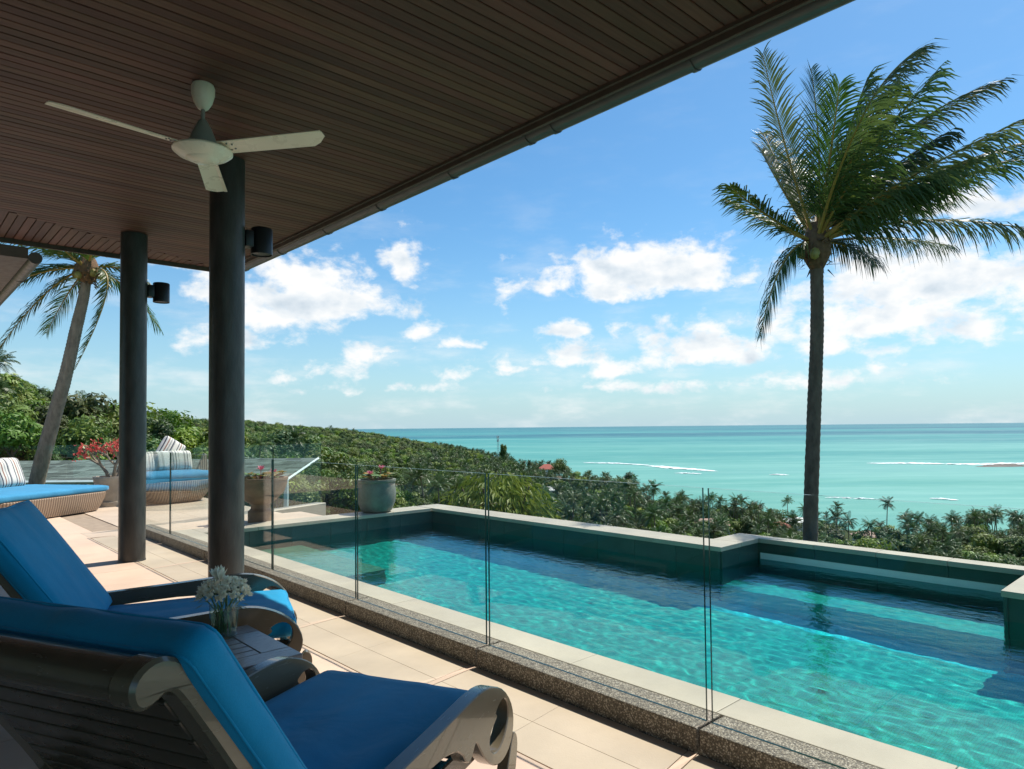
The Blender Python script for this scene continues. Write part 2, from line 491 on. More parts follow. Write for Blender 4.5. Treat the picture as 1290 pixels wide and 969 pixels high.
def water_mat():
    """clear water: refraction below, mirror above, weighted by the angle of sight"""
    m, t, out = new_mat('pool_water')
    rf = t.n('ShaderNodeBsdfRefraction')
    rf.inputs['Color'].default_value = (0.50, 0.98, 0.97, 1)
    rf.inputs['Roughness'].default_value = 0.0
    rf.inputs['IOR'].default_value = 1.333
    gl = t.n('ShaderNodeBsdfGlossy')
    gl.inputs['Roughness'].default_value = 0.0
    gl.inputs['Color'].default_value = (0.42, 0.80, 0.95, 1)
    tc = t.n('ShaderNodeTexCoord').outputs['Object']
    bp_ = t.n('ShaderNodeBump')
    bp_.inputs['Strength'].default_value = 0.5
    bp_.inputs['Distance'].default_value = 0.006
    t.link(t.noise(t.vmath('MULTIPLY', tc, (1.0, 0.7, 1.0)), 17, 3, 0.55, 0.4), bp_.inputs['Height'])
    t.link(bp_.outputs[0], gl.inputs['Normal'])
    mm = t.n('ShaderNodeMixShader')
    fr = t.n('ShaderNodeFresnel')
    fr.inputs[0].default_value = 1.333
    t.link(fr.outputs[0], mm.inputs[0])
    t.link(rf.outputs[0], mm.inputs[1])
    t.link(gl.outputs[0], mm.inputs[2])
    t.link(mm.outputs[0], out.inputs[0])
    return m


M_WATER = water_mat()


def pool_floor_mat(name, col, deep):
    m, t, out = new_mat(name)
    p = t.n('ShaderNodeBsdfPrincipled')
    tc = t.n('ShaderNodeTexCoord').outputs['Object']
    vo = t.n('ShaderNodeTexVoronoi', feature='DISTANCE_TO_EDGE')
    vo.inputs['Scale'].default_value = 4.2
    d = t.vmath('ADD', tc, t.vmath('MULTIPLY', t.noise(tc, 3.0, 3, 0.6, 0, True), (0.5, 0.5, 0.5)))
    t.link(d, vo.inputs['Vector'])
    n = t.noise(tc, 5, 6, 0.65)
    c = t.ramp(n, [(0.25, deep), (0.75, col)])
    mosaic = t.n('ShaderNodeTexBrick')
    mosaic.offset = 0.0
    mosaic.inputs['Scale'].default_value = 14
    mosaic.inputs['Mortar Size'].default_value = 0.03
    mosaic.inputs['Color1'].default_value = (1, 1, 1, 1)
    mosaic.inputs['Color2'].default_value = (0.86, 0.86, 0.86, 1)
    mosaic.inputs['Mortar'].default_value = (0.7, 0.7, 0.7, 1)
    t.link(tc, mosaic.inputs['Vector'])
    c = t.mix(1.0, c, mosaic.outputs[0], 'MULTIPLY')
    t.link(c, p.inputs['Base Color'])
    p.inputs['Roughness'].default_value = 0.5
    t.link(p.outputs[0], out.inputs[0])
    return m


M_POOLFLOOR = pool_floor_mat('pool_floor_mosaic', (0.0005, 0.48, 0.385), (0.0005, 0.31, 0.27))
M_POOLDEEP_LIFTED = pool_floor_mat('pool_deep_mosaic_lifted', (0.002, 0.74, 0.80), (0.001, 0.56, 0.66))  # tile colour brightened to lift the shaded channel by the back wall
M_POOLSHELF = pool_floor_mat('pool_shelf_stone', (0.34, 0.36, 0.24), (0.24, 0.27, 0.18))


def sea_mat():
    m, t, out = new_mat('sea_water')
    p = t.n('ShaderNodeBsdfPrincipled')
    tc = t.n('ShaderNodeTexCoord').outputs['Object']          # metres: x along the view, y across it
    sp = t.n('ShaderNodeSeparateXYZ')
    t.link(tc, sp.inputs[0])
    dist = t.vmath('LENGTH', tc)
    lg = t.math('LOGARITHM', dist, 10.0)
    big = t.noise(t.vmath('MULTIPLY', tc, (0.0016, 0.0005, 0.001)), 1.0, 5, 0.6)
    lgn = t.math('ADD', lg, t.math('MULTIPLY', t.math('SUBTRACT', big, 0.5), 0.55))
    c = t.ramp(t.maprange(lgn, 2.4, 4.5), [(0.0, (0.12, 0.34, 0.27)), (0.25, (0.095, 0.30, 0.255)), (0.45, (0.060, 0.255, 0.24)), (0.62, (0.040, 0.205, 0.22)), (0.85, (0.035, 0.15, 0.19)), (1.0, (0.05, 0.16, 0.20))])  # paler last stop: horizon haze put into the sea colour
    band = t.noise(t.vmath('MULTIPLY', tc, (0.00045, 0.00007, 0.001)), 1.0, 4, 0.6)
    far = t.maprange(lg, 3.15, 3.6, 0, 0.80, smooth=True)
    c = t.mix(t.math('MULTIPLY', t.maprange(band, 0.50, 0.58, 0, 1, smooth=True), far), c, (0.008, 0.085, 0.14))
    rip = t.noise(t.vmath('MULTIPLY', tc, (0.035, 0.009, 0.02)), 1.0, 7, 0.72)
    c = t.mix(t.maprange(rip, 0.50, 0.70, 0, 0.38), c, (0.30, 0.52, 0.47))
    c = t.mix(t.maprange(rip, 0.50, 0.34, 0, 0.30), c, (0.02, 0.22, 0.23))
    for sc_, lo_, hi_ in (((0.007, 0.0016, .01), .26, .34), ((0.0022, 0.00045, .01), .30, .34)):
        r2 = t.noise(t.vmath('MULTIPLY', tc, sc_), 1.0, 6, 0.68)
        c = t.mix(t.maprange(r2, 0.50, 0.68, 0, hi_), c, (0.24, 0.46, 0.41))
        c = t.mix(t.maprange(r2, 0.48, 0.32, 0, lo_), c, (0.012, 0.17, 0.19))
    caps = t.noise(t.vmath('MULTIPLY', tc, (0.05, 0.016, 0.02)), 1.0, 6, 0.7)
    c = t.mix(t.maprange(caps, 0.70, 0.76, 0, 0.6), c, (0.8, 0.85, 0.85))
    t.link(c, p.inputs['Base Color'])
    p.inputs['Roughness'].default_value = 0.55
    p.inputs['Specular IOR Level'].default_value = 0.12
    t.link(p.outputs[0], out.inputs[0])
    return m


M_SEA = sea_mat()


def shingle_mat():
    return pbr('roof_shingle', (0.095, 0.118, 0.098), 0.9, 0.35, 3, 0.3, 30, rand=0.55)


M_SHINGLE = shingle_mat()


def palm_bark_mat(name, a, b):
    m, t, out = new_mat(name)
    p = t.n('ShaderNodeBsdfPrincipled')
    tc = t.n('ShaderNodeTexCoord').outputs['Object']
    n = t.noise(t.vmath('MULTIPLY', tc, (1, 1, 0.4)), 9, 5, 0.6)
    c = t.ramp(n, [(0.3, a), (0.7, b)])
    t.link(c, p.inputs['Base Color'])
    p.inputs['Roughness'].default_value = 0.85
    bb = t.n('ShaderNodeBump')
    bb.inputs['Strength'].default_value = 0.6
    bb.inputs['Distance'].default_value = 0.02
    t.link(t.noise(tc, 25, 4), bb.inputs['Height'])
    t.link(bb.outputs[0], p.inputs['Normal'])
    t.link(p.outputs[0], out.inputs[0])
    return m


M_BARK_DARK = palm_bark_mat('palm_bark_dark', (0.090, 0.060, 0.039), (0.20, 0.137, 0.092))
M_BARK_GREY = palm_bark_mat('palm_bark_grey', (0.17, 0.125, 0.09), (0.33, 0.25, 0.18))


# ------------------------------------------------------------------ mesh building
class MB:
    def __init__(self):
        self.v, self.f, self.m = [], [], []

    def add(self, verts, faces, mi=0, mat=None):
        o = len(self.v)
        if mat is not None:
            verts = [mat @ Vector(v) for v in verts]
        self.v += [tuple(v) for v in verts]
        self.f += [tuple(i + o for i in f) for f in faces]
        self.m += [mi] * len(faces)
        return self

    def box(self, x0, x1, y0, y1, z0, z1, mi=0, mat=None):
        v = [(x, y, z) for x in (x0, x1) for y in (y0, y1) for z in (z0, z1)]
        f = [(0, 1, 3, 2), (4, 6, 7, 5), (0, 4, 5, 1), (2, 3, 7, 6), (0, 2, 6, 4), (1, 5, 7, 3)]
        return self.add(v, f, mi, mat)

    def bevbox(self, x0, x1, y0, y1, z0, z1, r=0.01, seg=2, mi=0, mat=None):
        bm = bmesh.new()
        bmesh.ops.create_cube(bm, size=1)
        for v in bm.verts:
            v.co = Vector((x0 + (v.co.x + .5) * (x1 - x0), y0 + (v.co.y + .5) * (y1 - y0), z0 + (v.co.z + .5) * (z1 - z0)))
        bmesh.ops.bevel(bm, geom=list(bm.edges), offset=r, segments=seg, affect='EDGES', profile=0.5)
        bm.verts.index_update()
        self.add([v.co for v in bm.verts], [[v.index for v in f.verts] for f in bm.faces], mi, mat)
        bm.free()
        return self

    def tube(self, pts, rad, n=8, mi=0, caps=True, mat=None):
        pts = [Vector(p) for p in pts]
        rad = rad if isinstance(rad, (list, tuple)) else [rad] * len(pts)
        vs, fs = [], []
        a = None
        for i, p in enumerate(pts):
            d = (pts[min(i + 1, len(pts) - 1)] - pts[max(i - 1, 0)]).normalized()
            if a is None:
                a = d.cross(Vector((1, 0, 0)) if abs(d.z) > .9 else Vector((0, 0, 1))).normalized()
            else:
                a = (a - d * a.dot(d)).normalized()
            b = d.cross(a).normalized()
            for k in range(n):
                t = 2 * PI * k / n
                vs.append(p + (a * math.cos(t) + b * math.sin(t)) * rad[i])
        for i in range(len(pts) - 1):
            for k in range(n):
                k2 = (k + 1) % n
                fs.append((i * n + k, i * n + k2, (i + 1) * n + k2, (i + 1) * n + k))
        if caps:
            fs.append(tuple(range(n)))
            fs.append(tuple((len(pts) - 1) * n + k for k in reversed(range(n))))
        return self.add(vs, fs, mi, mat)

    def lathe(self, prof, n=28, mi=0, cx=0, cy=0, cz=0, mat=None):
        vs, fs = [], []
        for r, z in prof:
            for k in range(n):
                t = 2 * PI * k / n
                vs.append((cx + r * math.cos(t), cy + r * math.sin(t), cz + z))
        for i in range(len(prof) - 1):
            for k in range(n):
                k2 = (k + 1) % n
                fs.append((i * n + k, i * n + k2, (i + 1) * n + k2, (i + 1) * n + k))
        if prof[0][0] > 1e-4:
            fs.append(tuple(reversed(range(n))))
        if prof[-1][0] > 1e-4:
            fs.append(tuple((len(prof) - 1) * n + k for k in range(n)))
        return self.add(vs, fs, mi, mat)

    def prism(self, outer, y0, y1, hole=None, mi=0, mat=None, plane='xz', ch=0.0):
        """2-D outline (x, z) extruded along y (or (x, y) along z)"""
        loops = [outer] + ([hole] if hole else [])
        flat = [p for lp in loops for p in lp]
        tris = tessellate_polygon([[Vector((p[0], p[1], 0)) for p in lp] for lp in loops])
        cxy = lambda p, d: (p[0], d, p[1]) if plane == 'xz' else (p[0], p[1], d)
        def inset(lp, d):
            if d == 0:
                return lp
            area = sum(lp[i][0] * lp[(i + 1) % len(lp)][1] - lp[(i + 1) % len(lp)][0] * lp[i][1] for i in range(len(lp)))
            s = 1 if area > 0 else -1
            o = []
            for i, p in enumerate(lp):
                a = Vector(lp[i - 1]); b = Vector(p); c = Vector(lp[(i + 1) % len(lp)])
                n1_ = Vector((-(b - a).y, (b - a).x)); n2_ = Vector((-(c - b).y, (c - b).x))
                nn = (n1_.normalized() + n2_.normalized())
                nn = nn.normalized() if nn.length > 1e-6 else n1_.normalized()
                o.append((b.x + nn.x * d * s, b.y + nn.y * d * s))
            return o
        ins = [inset(outer, ch)] + ([inset(hole, -ch)] if hole else [])
        fin = [p for lp in ins for p in lp]
        N = len(flat)
        vs = [cxy(p, y0) for p in fin] + [cxy(p, y1) for p in fin]
        fs = [tuple(t) for t in tris] + [tuple(i + N for i in reversed(t)) for t in tris]
        if ch:
            vs += [cxy(p, y0 + ch) for p in flat] + [cxy(p, y1 - ch) for p in flat]
        o = 0
        for lp in loops:
            n = len(lp)
            for i in range(n):
                a, b = o + i, o + (i + 1) % n
                if ch:
                    fs += [(a, b, b + 2 * N, a + 2 * N), (a + 2 * N, b + 2 * N, b + 3 * N, a + 3 * N), (a + 3 * N, b + 3 * N, b + N, a + N)]
                else:
                    fs.append((a, b, b + N, a + N))
            o += n
        return self.add(vs, fs, mi, mat)

    def cushion(self, lx, ly, lz, r, puff=0.02, n=14, seed=0, wr=0.006, mat=None, mi=0):
        vs, fs, idx = [], [], {}
        hx, hy, hz = lx / 2, ly / 2, lz / 2
        nz = max(3, int(n * 0.35))
        def vert(i, j, k):
            key = (i, j, k)
            if key in idx:
                return idx[key]
            x, y, z = (2 * i / n - 1) * hx, (2 * j / n - 1) * hy, (2 * k / nz - 1) * hz
            # crowd the grid to the rim
            q = Vector((max(-hx + r, min(hx - r, x)), max(-hy + r, min(hy - r, y)), max(-hz + r, min(hz - r, z))))
            p = Vector((x, y, z))
            d = p - q
            if d.length > 1e-6:
                p = q + d.normalized() * r
            ux, uy = x / hx, y / hy
            s = 1 if z > 0 else -1
            p.z += s * puff * (1 - ux ** 4) * (1 - uy ** 4) * (abs(z) / hz)
            nn = noise.noise(Vector((p.x * 6 + seed * 7.1, p.y * 6, p.z * 6)))
            n2 = noise.noise(Vector((p.x * 2.2 + seed * 3.3, p.y * 9, p.z * 3)))
            p += Vector((nn, noise.noise(p * 5 + Vector((9, seed, 3))), n2)) * wr
            idx[key] = len(vs)
            vs.append(p)
            return idx[key]
        for i in range(n):
            for j in range(n):
                fs.append((vert(i, j, 0), vert(i, j + 1, 0), vert(i + 1, j + 1, 0), vert(i + 1, j, 0)))
                fs.append((vert(i, j, nz), vert(i + 1, j, nz), vert(i + 1, j + 1, nz), vert(i, j + 1, nz)))
        for i in range(n):
            for k in range(nz):
                fs.append((vert(i, 0, k), vert(i + 1, 0, k), vert(i + 1, 0, k + 1), vert(i, 0, k + 1)))
                fs.append((vert(i, n, k), vert(i, n, k + 1), vert(i + 1, n, k + 1), vert(i + 1, n, k)))
                fs.append((vert(0, i, k), vert(0, i, k + 1), vert(0, i + 1, k + 1), vert(0, i + 1, k)))
                fs.append((vert(n, i, k), vert(n, i + 1, k), vert(n, i + 1, k + 1), vert(n, i, k + 1)))
        return self.add(vs, fs, mi, mat)

    def mesh(self, name, mats, smooth=None):
        me = bpy.data.meshes.new(name)
        me.from_pydata(self.v, [], self.f)
        for m in (mats if isinstance(mats, (list, tuple)) else [mats]):
            me.materials.append(m)
        if any(self.m):
            me.polygons.foreach_set('material_index', self.m)
        if smooth is not None:
            me.polygons.foreach_set('use_smooth', [True] * len(me.polygons))
            if smooth < 170:
                me.set_sharp_from_angle(angle=math.radians(smooth))
        me.update()
        return me

    def obj(self, name, mats, parent=None, smooth=None, kind=None, fixn=True):
        me = self.mesh(name, mats, smooth)
        if fixn:
            bm = bmesh.new()
            bm.from_mesh(me)
            bmesh.ops.recalc_face_normals(bm, faces=bm.faces)
            bm.to_mesh(me)
            bm.free()
        return link(name, me, parent, kind)


def link(name, me, parent=None, kind=None):
    o = bpy.data.objects.new(name, me)
    C.objects.link(o)
    if parent:
        o.parent = parent
    if kind:
        o['kind'] = kind
    return o


def tag(o, label, cat, group=None):
    o['label'], o['category'] = label, cat
    if group:
        o['group'] = group
    return o


def thing(name, label, cat, loc=(0, 0, 0), rz=0, group=None):
    o = bpy.data.objects.new(name, None)
    C.objects.link(o)
    o.empty_display_size = 0.2
    o.location = loc
    o.rotation_euler = (0, 0, rz)
    return tag(o, label, cat, group)


def struct(name):
    o = bpy.data.objects.new(name, None)
    C.objects.link(o)
    o['kind'] = 'structure'
    return o


def copy_tree(root, loc, rz, label=None, scale=None):
    r = root.copy()
    C.objects.link(r)
    r.location = loc
    r.rotation_euler = (0, 0, rz)
    if scale:
        r.scale = (scale,) * 3
    if label:
        r['label'] = label
    for ch in list(root.children):
        c = ch.copy()
        C.objects.link(c)
        c.parent = r
        for g in ch.children:
            d = g.copy()
            C.objects.link(d)
            d.parent = c
    return r


def Rz(a):
    return Matrix.Rotation(a, 4, 'Z')


def T(*p):
    return Matrix.Translation(p)


# =================================================================== SETTING
GX = 2.695           # glass line
KX0, KX1 = 2.60, 2.80
CX1 = 3.03           # pool-side edge of the near coping
ZC = 0.11            # coping level
ZW = -0.125          # water level
JOINTS = [-2.95, -1.40, 0.13, 1.68, 3.19, 4.75, 6.30, 7.85, 9.40, 10.60]

# deck base (below the tiles)
deck = MB().box(-4.4, 2.6, -4, 26, -0.30, -0.012).box(2.6, 5.0, 10.62, 16.4, -0.30, -0.012).obj('deck_floor', M_GROUT, kind='structure')
# large pink tiles
tile_meshes = {}
def tile(x0, x1, y0, y1, mat, g=0.0022):
    key = (round(x1 - x0, 3), round(y1 - y0, 3), mat.name)
    if key not in tile_meshes:
        hx, hy = (x1 - x0) / 2 - g, (y1 - y0) / 2 - g
        b = 0.0015
        mb = MB()
        mb.add([(-hx, -hy, -.012), (hx, -hy, -.012), (hx, hy, -.012), (-hx, hy, -.012),
                (-hx, -hy, -b), (hx, -hy, -b), (hx, hy, -b), (-hx, hy, -b),
                (-hx + b, -hy + b, 0), (hx - b, -hy + b, 0), (hx - b, hy - b, 0), (-hx + b, hy - b, 0)],
               [(0, 1, 5, 4), (1, 2, 6, 5), (2, 3, 7, 6), (3, 0, 4, 7), (4, 5, 9, 8), (5, 6, 10, 9), (6, 7, 11, 10), (7, 4, 8, 11), (8, 9, 10, 11)])
        tile_meshes[key] = mb.mesh('floor_tile', mat)
    o = link('floor_tile', tile_meshes[key], deck)
    o.location = ((x0 + x1) / 2, (y0 + y1) / 2, random.uniform(-.0008, .0008))
    return o
random.seed(4)
PX_EDGE = 2.055
ts = 0.66
nx = 8
for i in range(nx):
    for j in range(-3, 17):
        x1 = PX_EDGE - i * ts
        if x1 - ts < -2.0 and j < 5:
            continue
        tile(x1 - ts, x1, j * ts, (j + 1) * ts, M_TILE_PINK)
yb = 17 * ts
ts2 = 1.3
for i in range(5):
    for j in range(12):
        x0, y0 = -4.3 + i * ts2, yb + j * ts2
        if x0 < 2.05:
            tile(x0, min(x0 + ts2, 2.6), y0, min(y0 + ts2, 25.9), M_TILE_PINK)
for i in range(2):
    for j in range(5):
        tile(2.6 + i * 1.2, 2.6 + (i + 1) * 1.2, 10.64 + j * 1.15, 10.64 + (j + 1) * 1.15, M_TILE_TAN)
tile(2.05, 2.6, 10.62, yb, M_TILE_TAN)
# tan panels along the kerb: four stones each, the panel ends run slightly askew
SK = 0.16
panel_mesh = None
for k in range(len(JOINTS) - 1):
    ya, yb_ = JOINTS[k] - 0.035, JOINTS[k + 1] - 0.085
    ym = (ya + yb_) / 2
    xm = 2.315
    for (xa, xb) in ((PX_EDGE + .004, xm), (xm, 2.598)):
        for (y0, y1) in ((ya, ym), (ym, yb_)):
            o_ = [(xa + .0010, y0 + .0010 + SK * (xa - PX_EDGE)), (xb - .0010, y0 + .0010 + SK * (xb - PX_EDGE)), (xb - .0010, y1 - .0010 + SK * (xb - PX_EDGE)), (xa + .0010, y1 - .0010 + SK * (xa - PX_EDGE))]
            c0 = (sum(p[0] for p in o_) / 4, sum(p[1] for p in o_) / 4)
            mb = MB().prism([(p[0] - c0[0], p[1] - c0[1]) for p in o_], -0.012, 0.0, plane='xy', ch=0.001)
            o = mb.obj('floor_tile', M_TILE_TAN, deck)
            o.location = (c0[0], c0[1], 0)
    # narrow pink strip between two panels
    y0, y1 = yb_ + .004, JOINTS[k + 1] - 0.039
    o_ = [(PX_EDGE + .004, y0), (2.598, y0 + SK * .543), (2.598, y1 + SK * .543), (PX_EDGE + .004, y1)]
    o = MB().prism([(p[0] - 2.3, p[1] - y0) for p in o_], -0.012, 0.001, plane='xy', ch=0.001).obj('floor_tile', M_TILE_PINK, deck)
    o.location = (2.3, y0, 0)

# kerb of exposed aggregate, one block per pane
kerb = struct('pool_kerb')
for k in range(len(JOINTS) - 1):
    a, b = JOINTS[k] + .008, JOINTS[k + 1] - .008
    o = MB().bevbox(-(KX1 - KX0) / 2, (KX1 - KX0) / 2, -(b - a) / 2, (b - a) / 2, -0.31, 0, 0.006, 2).obj('kerb_block', M_AGG, kerb)
    o.location = ((KX0 + KX1) / 2, (a + b) / 2, ZC)
# coping stones
coping = struct('pool_coping')
def stone(x0, x1, y0, y1, z1=ZC, th=0.05, over=0.0):
    o = MB().bevbox(-(x1 - x0) / 2 + .0015, (x1 - x0) / 2 - .0015, -(y1 - y0) / 2 + .0015, (y1 - y0) / 2 - .0015, -th, 0, 0.004, 2).obj('coping_stone', M_COPING, coping)
    o.location = ((x0 + x1) / 2, (y0 + y1) / 2, z1 + random.uniform(-.0008, .0008))
y = -3.715
while y < 9.2:
    y2 = min(y + 0.905, 9.40)
    stone(KX1 + .002, CX1, y, y2)
    y = y2
PEND = 9.20         # pool end wall face
for k in range(5):  # far end
    stone(CX1 + k * .71, CX1 + (k + 1) * .71, PEND, PEND + .45)
stone(KX1 + .002, CX1, 9.40, PEND + .45)
PB1, PB2, PSTEP = 6.60, 7.42, 3.94   # back wall faces and the step between them
ys = [PSTEP - .0, 4.85, 5.75, 6.65, 7.55, 8.45, PEND]
for a, b in zip(ys[:-1], ys[1:]):
    stone(PB1, PB1 + .43, a, b)
stone(PB1, PB1 + .43, PEND, PEND + .45)
stone(PB1 + .43, PB2, PSTEP, PSTEP + .36)
stone(PB2, PB2 + .21, PSTEP, PSTEP + .36)
ys = [1.39, 2.03, 2.67, 3.31, PSTEP]
for a, b in zip(ys[:-1], ys[1:]):
    stone(PB2, PB2 + .21, a, b)
stone(6.40, 7.63, 0.98, 1.39)
for a in (-2.6, -1.7, -.8, .1):
    stone(6.40, 6.83, a - .02, a + .88)

# pool shell
def slab(name, x0, x1, y0, y1, z0, z1, mat, parent=None, kind='structure'):
    return MB().box(x0, x1, y0, y1, z0, z1).obj(name, mat, parent, kind=None if parent else kind)
ZT = ZC - .051
FL = -1.30
slab('pool_floor', CX1 - .02, 6.20, -3, PEND + .1, FL - .4, FL, M_POOLFLOOR)
slab('pool_deep_floor', 6.20, 7.6, -3, PEND + .1, -2.5, -1.42, M_POOLDEEP_LIFTED)
slab('pool_bench', 6.62, 7.44, 1.38, PSTEP + .02, -2.2, -0.86, M_POOLFLOOR)
slab('pool_shelf', CX1 - .01, 4.35, 7.0, PEND + .02, FL - .1, -0.62, M_POOLSHELF)
near_wall = slab('pool_near_wall', KX1 + .004, CX1 - .012, -3.7, PEND, -2.0, ZT, M_POOLWALL)
wall = struct('pool_wall')
def wall_tiles(p0, p1, n, z0, z1, depth_dir):
    """a run of big wall tiles from p0 to p1, each a part"""
    p0, p1 = Vector((*p0, 0)), Vector((*p1, 0))
    d = (p1 - p0) / n
    ang = math.atan2(d.y, d.x)
    L = d.length
    for i in range(n):
        me = MB().bevbox(0.0015, L - .0015, 0, 0.02, z0, z1, 0.002, 1).mesh('wall_tile', M_POOLWALL)
        o = link('wall_tile', me, wall)
        q = p0 + d * i
        o.location = (q.x, q.y, 0)
        o.rotation_euler = (0, 0, ang)
def core(x0, x1, y0, y1):
    MB().box(x0, x1, y0, y1, -6, ZT - .004).obj('wall_core', M_POOLWALL, wall)
core(CX1, 7.0, PEND + .03, PEND + .42)
core(PB1 + .03, PB1 + .40, PSTEP + .03, PEND + .03)
core(PB1 + .40, PB2 + .18, PSTEP + .03, PSTEP + .33)
core(PB2 + .03, PB2 + .18, 1.0, PSTEP + .03)
core(6.43, PB2 + .03, 1.01, 1.36)
core(6.43, 6.80, -3, 1.01)
wall_tiles((CX1, PEND + .022), (PB1, PEND + .022), 6, -2.0, ZT, 1)
wall_tiles((PB1 + .022, PEND), (PB1 + .022, PSTEP), 9, -2.0, ZT, 1)
wall_tiles((PB1, PSTEP + .022), (PB2, PSTEP + .022), 2, -2.0, ZT, 1)
wall_tiles((PB2 + .022, PSTEP), (PB2 + .022, 1.39), 4, -0.055, ZT, 1)
wall_tiles((PB2 + .022, PSTEP), (PB2 + .022, 1.39), 4, -2.0, -0.128, 1)
wall_tiles((PB2, 1.368), (6.40, 1.368), 2, -2.0, ZT, 1)
wall_tiles((6.422, 1.38), (6.422, -3), 5, -2.0, ZT, 1)
MB().box(PB2 + .026, PB2 + .05, 1.392, PSTEP - .002, -.127, -.056).obj('overflow_bright_strip', M_SLOT_BRIGHT, kind='structure')  # white strip stands in for bright light at the overflow slot
# water: a rippled sheet
def ripple(x, y):
    h = .0020 * noise.noise(Vector((x * 2.3, y * 1.6, 0))) + .0018 * noise.noise(Vector((x * 5.2 + 3, y * 3.8, 2))) + .0013 * noise.noise(Vector((x * 11.5, y * 8.4, 5))) + .0007 * noise.noise(Vector((x * 22, y * 15, 7)))
    return h
vs, fs = [], []
gxn, gyn = 210, 560
for i in range(gxn + 1):
    for j in range(gyn + 1):
        x = CX1 - .012 + (PB2 + .032 - CX1) * i / gxn
        y = -2.98 + (PEND + 3.0) * j / gyn
        vs.append((x, y, ZW + ripple(x, y)))
for i in range(gxn):
    for j in range(gyn):
        a = i * (gyn + 1) + j
        fs.append((a, a + gyn + 1, a + gyn + 2, a + 1))
water = MB().add(vs, fs).obj('pool_water', M_WATER, smooth=180, kind='structure', fixn=False)
water.cycles.is_caustics_caster = True
sl.cycles.is_caustics_light = True
for o in C.objects:
    if o.name.startswith(('pool_floor', 'pool_bench', 'pool_deep', 'pool_shelf', 'pool_near')) or o.name.startswith('wall_tile'):
        o.cycles.is_caustics_receiver = True

# terrace beyond the pool
terr = MB().box(2.82, 5.0, PEND + .46, 10.60, -0.35, 0.085).obj('terrace_step', M_TILE_TAN, kind='structure')
MB().bevbox(0, 3.75, -.12, .12, -2.0, 0.0, .01, 1, mat=T(2.76, 11.0, 0) @ Rz(math.radians(21.3))).obj('terrace_kerb', M_COPING, kind='structure')
MB().bevbox(3.2, 5.0, 16.3, 16.6, -2.0, 0.10, .01, 1).obj('terrace_ledge', M_COPING, kind='structure')

# =================================================================== ROOF
ZR = 3.60
EAVE, REND = 3.345, 9.50
roof = thing('veranda_roof', 'large dark veranda roof with brown timber board ceiling over the terrace', 'roof')
MB().box(-4.3, EAVE + .02, -4, REND + .02, ZR + .035, ZR + .18).obj('roof_slab', M_ROOF_TOP, roof)
BW = 0.0815
bm_cache = {}
def board_mesh(L, wdt=BW):
    key = (round(L, 3), wdt)
    if key not in bm_cache:
        g, c = 0.0035, 0.004
        a = wdt / 2 - g
        prof = [(-a, 0.02), (-a, c), (-a + c, 0), (a - c, 0), (a, c), (a, 0.02)]
        v = [(0, p[0], p[1]) for p in prof] + [(L, p[0], p[1]) for p in prof]
        f = [(i, i + 1, i + 7, i + 6) for i in range(5)] + [(0, 1, 2, 3, 4, 5), (11, 10, 9, 8, 7, 6)]
        bm_cache[key] = MB().add(v, f).mesh('ceiling_board', M_BOARD)
    return bm_cache[key]
MIT = 0.465
nb = int((REND + 1.2) / BW)
for i in range(nb):
    yb_ = 1.67 + BW * (i - 35) - BW / 2
    if yb_ > REND - .04:
        break
    x0 = max(-3.6, EAVE - (REND - yb_) / MIT)
    o = link('ceiling_board', board_mesh(EAVE - x0), roof)
    o.location = (x0, yb_, ZR + random.uniform(-.0012, .0012))
k = 0
xb = EAVE - BW / 2
while xb > -1.6:
    y0 = REND - (EAVE - xb) * MIT
    o = link('ceiling_board', board_mesh(max(.05, REND - y0)), roof)
    o.location = (xb, y0, ZR + random.uniform(-.0012, .0012))
    o.rotation_euler = (0, 0, PI / 2)
    xb -= BW
# shadow-gap trim, fascia, gutter
MB().box(EAVE - .0, EAVE + .022, -4, REND, ZR - .022, ZR + .03).obj('shadow_trim', M_ROOF_BROWN, roof)
MB().bevbox(EAVE + .024, EAVE + .05, -4, REND + .03, ZR - .062, ZR + .12, .004, 1).obj('fascia', M_ROOF_BROWN, roof)
MB().bevbox(-4, EAVE + .05, REND + .022, REND + .05, ZR - .05, ZR + .12, .004, 1).obj('end_fascia', M_ROOF_BROWN, roof)
GXC, GR = EAVE + .125, .072
def gut_prof(r, z0=ZR - .02):
    return [(GXC + r * math.cos(t), z0 + r * math.sin(t) * 1.0) for t in [PI + PI * i / 10 for i in range(11)]]
def gut(y0, y1, r, name, parent):
    pr = gut_prof(r)
    inner = [(GXC + (p[0] - GXC) * .93, ZR - .02 + (p[1] - ZR + .02) * .93) for p in reversed(pr)]
    return MB().prism(pr + inner, y0, y1).obj(name, M_GUTTER, parent, smooth=50)
gut(-4, REND + .05, GR, 'gutter', roof)
for yb_ in (-.1, 1.05, 2.19, 3.33, 3.59, 4.52, 5.65, 6.72, 7.86, 9.0):
    gut(yb_ - .016, yb_ + .016, GR + .008, 'gutter_bracket', roof)

annex = thing('annex_roof', 'brown eave of a lower roof with gutter, beyond the far end of the veranda', 'roof')
MB().box(-4, 1.22, 9.62, 14.5, 3.42, 3.55).obj('soffit', M_ROOF_BROWN, annex)
MB().tube([(1.29, 9.62, 3.44), (1.29, 14.5, 3.44)], .07, 12).obj('gutter', M_GUTTER, annex, smooth=50)
MB().tube([(1.30, 10.9, 3.44), (1.30, 10.93, 3.44)], .078, 12).obj('gutter_bracket', M_GUTTER, annex, smooth=50)

vw = MB().box(-4.6, -4.31, -4, 8.5, 0, ZR + .03).obj('unseen_blocker_wall', M_WALL, kind='structure')  # unseen wall, added to block sky light and warm the bounce

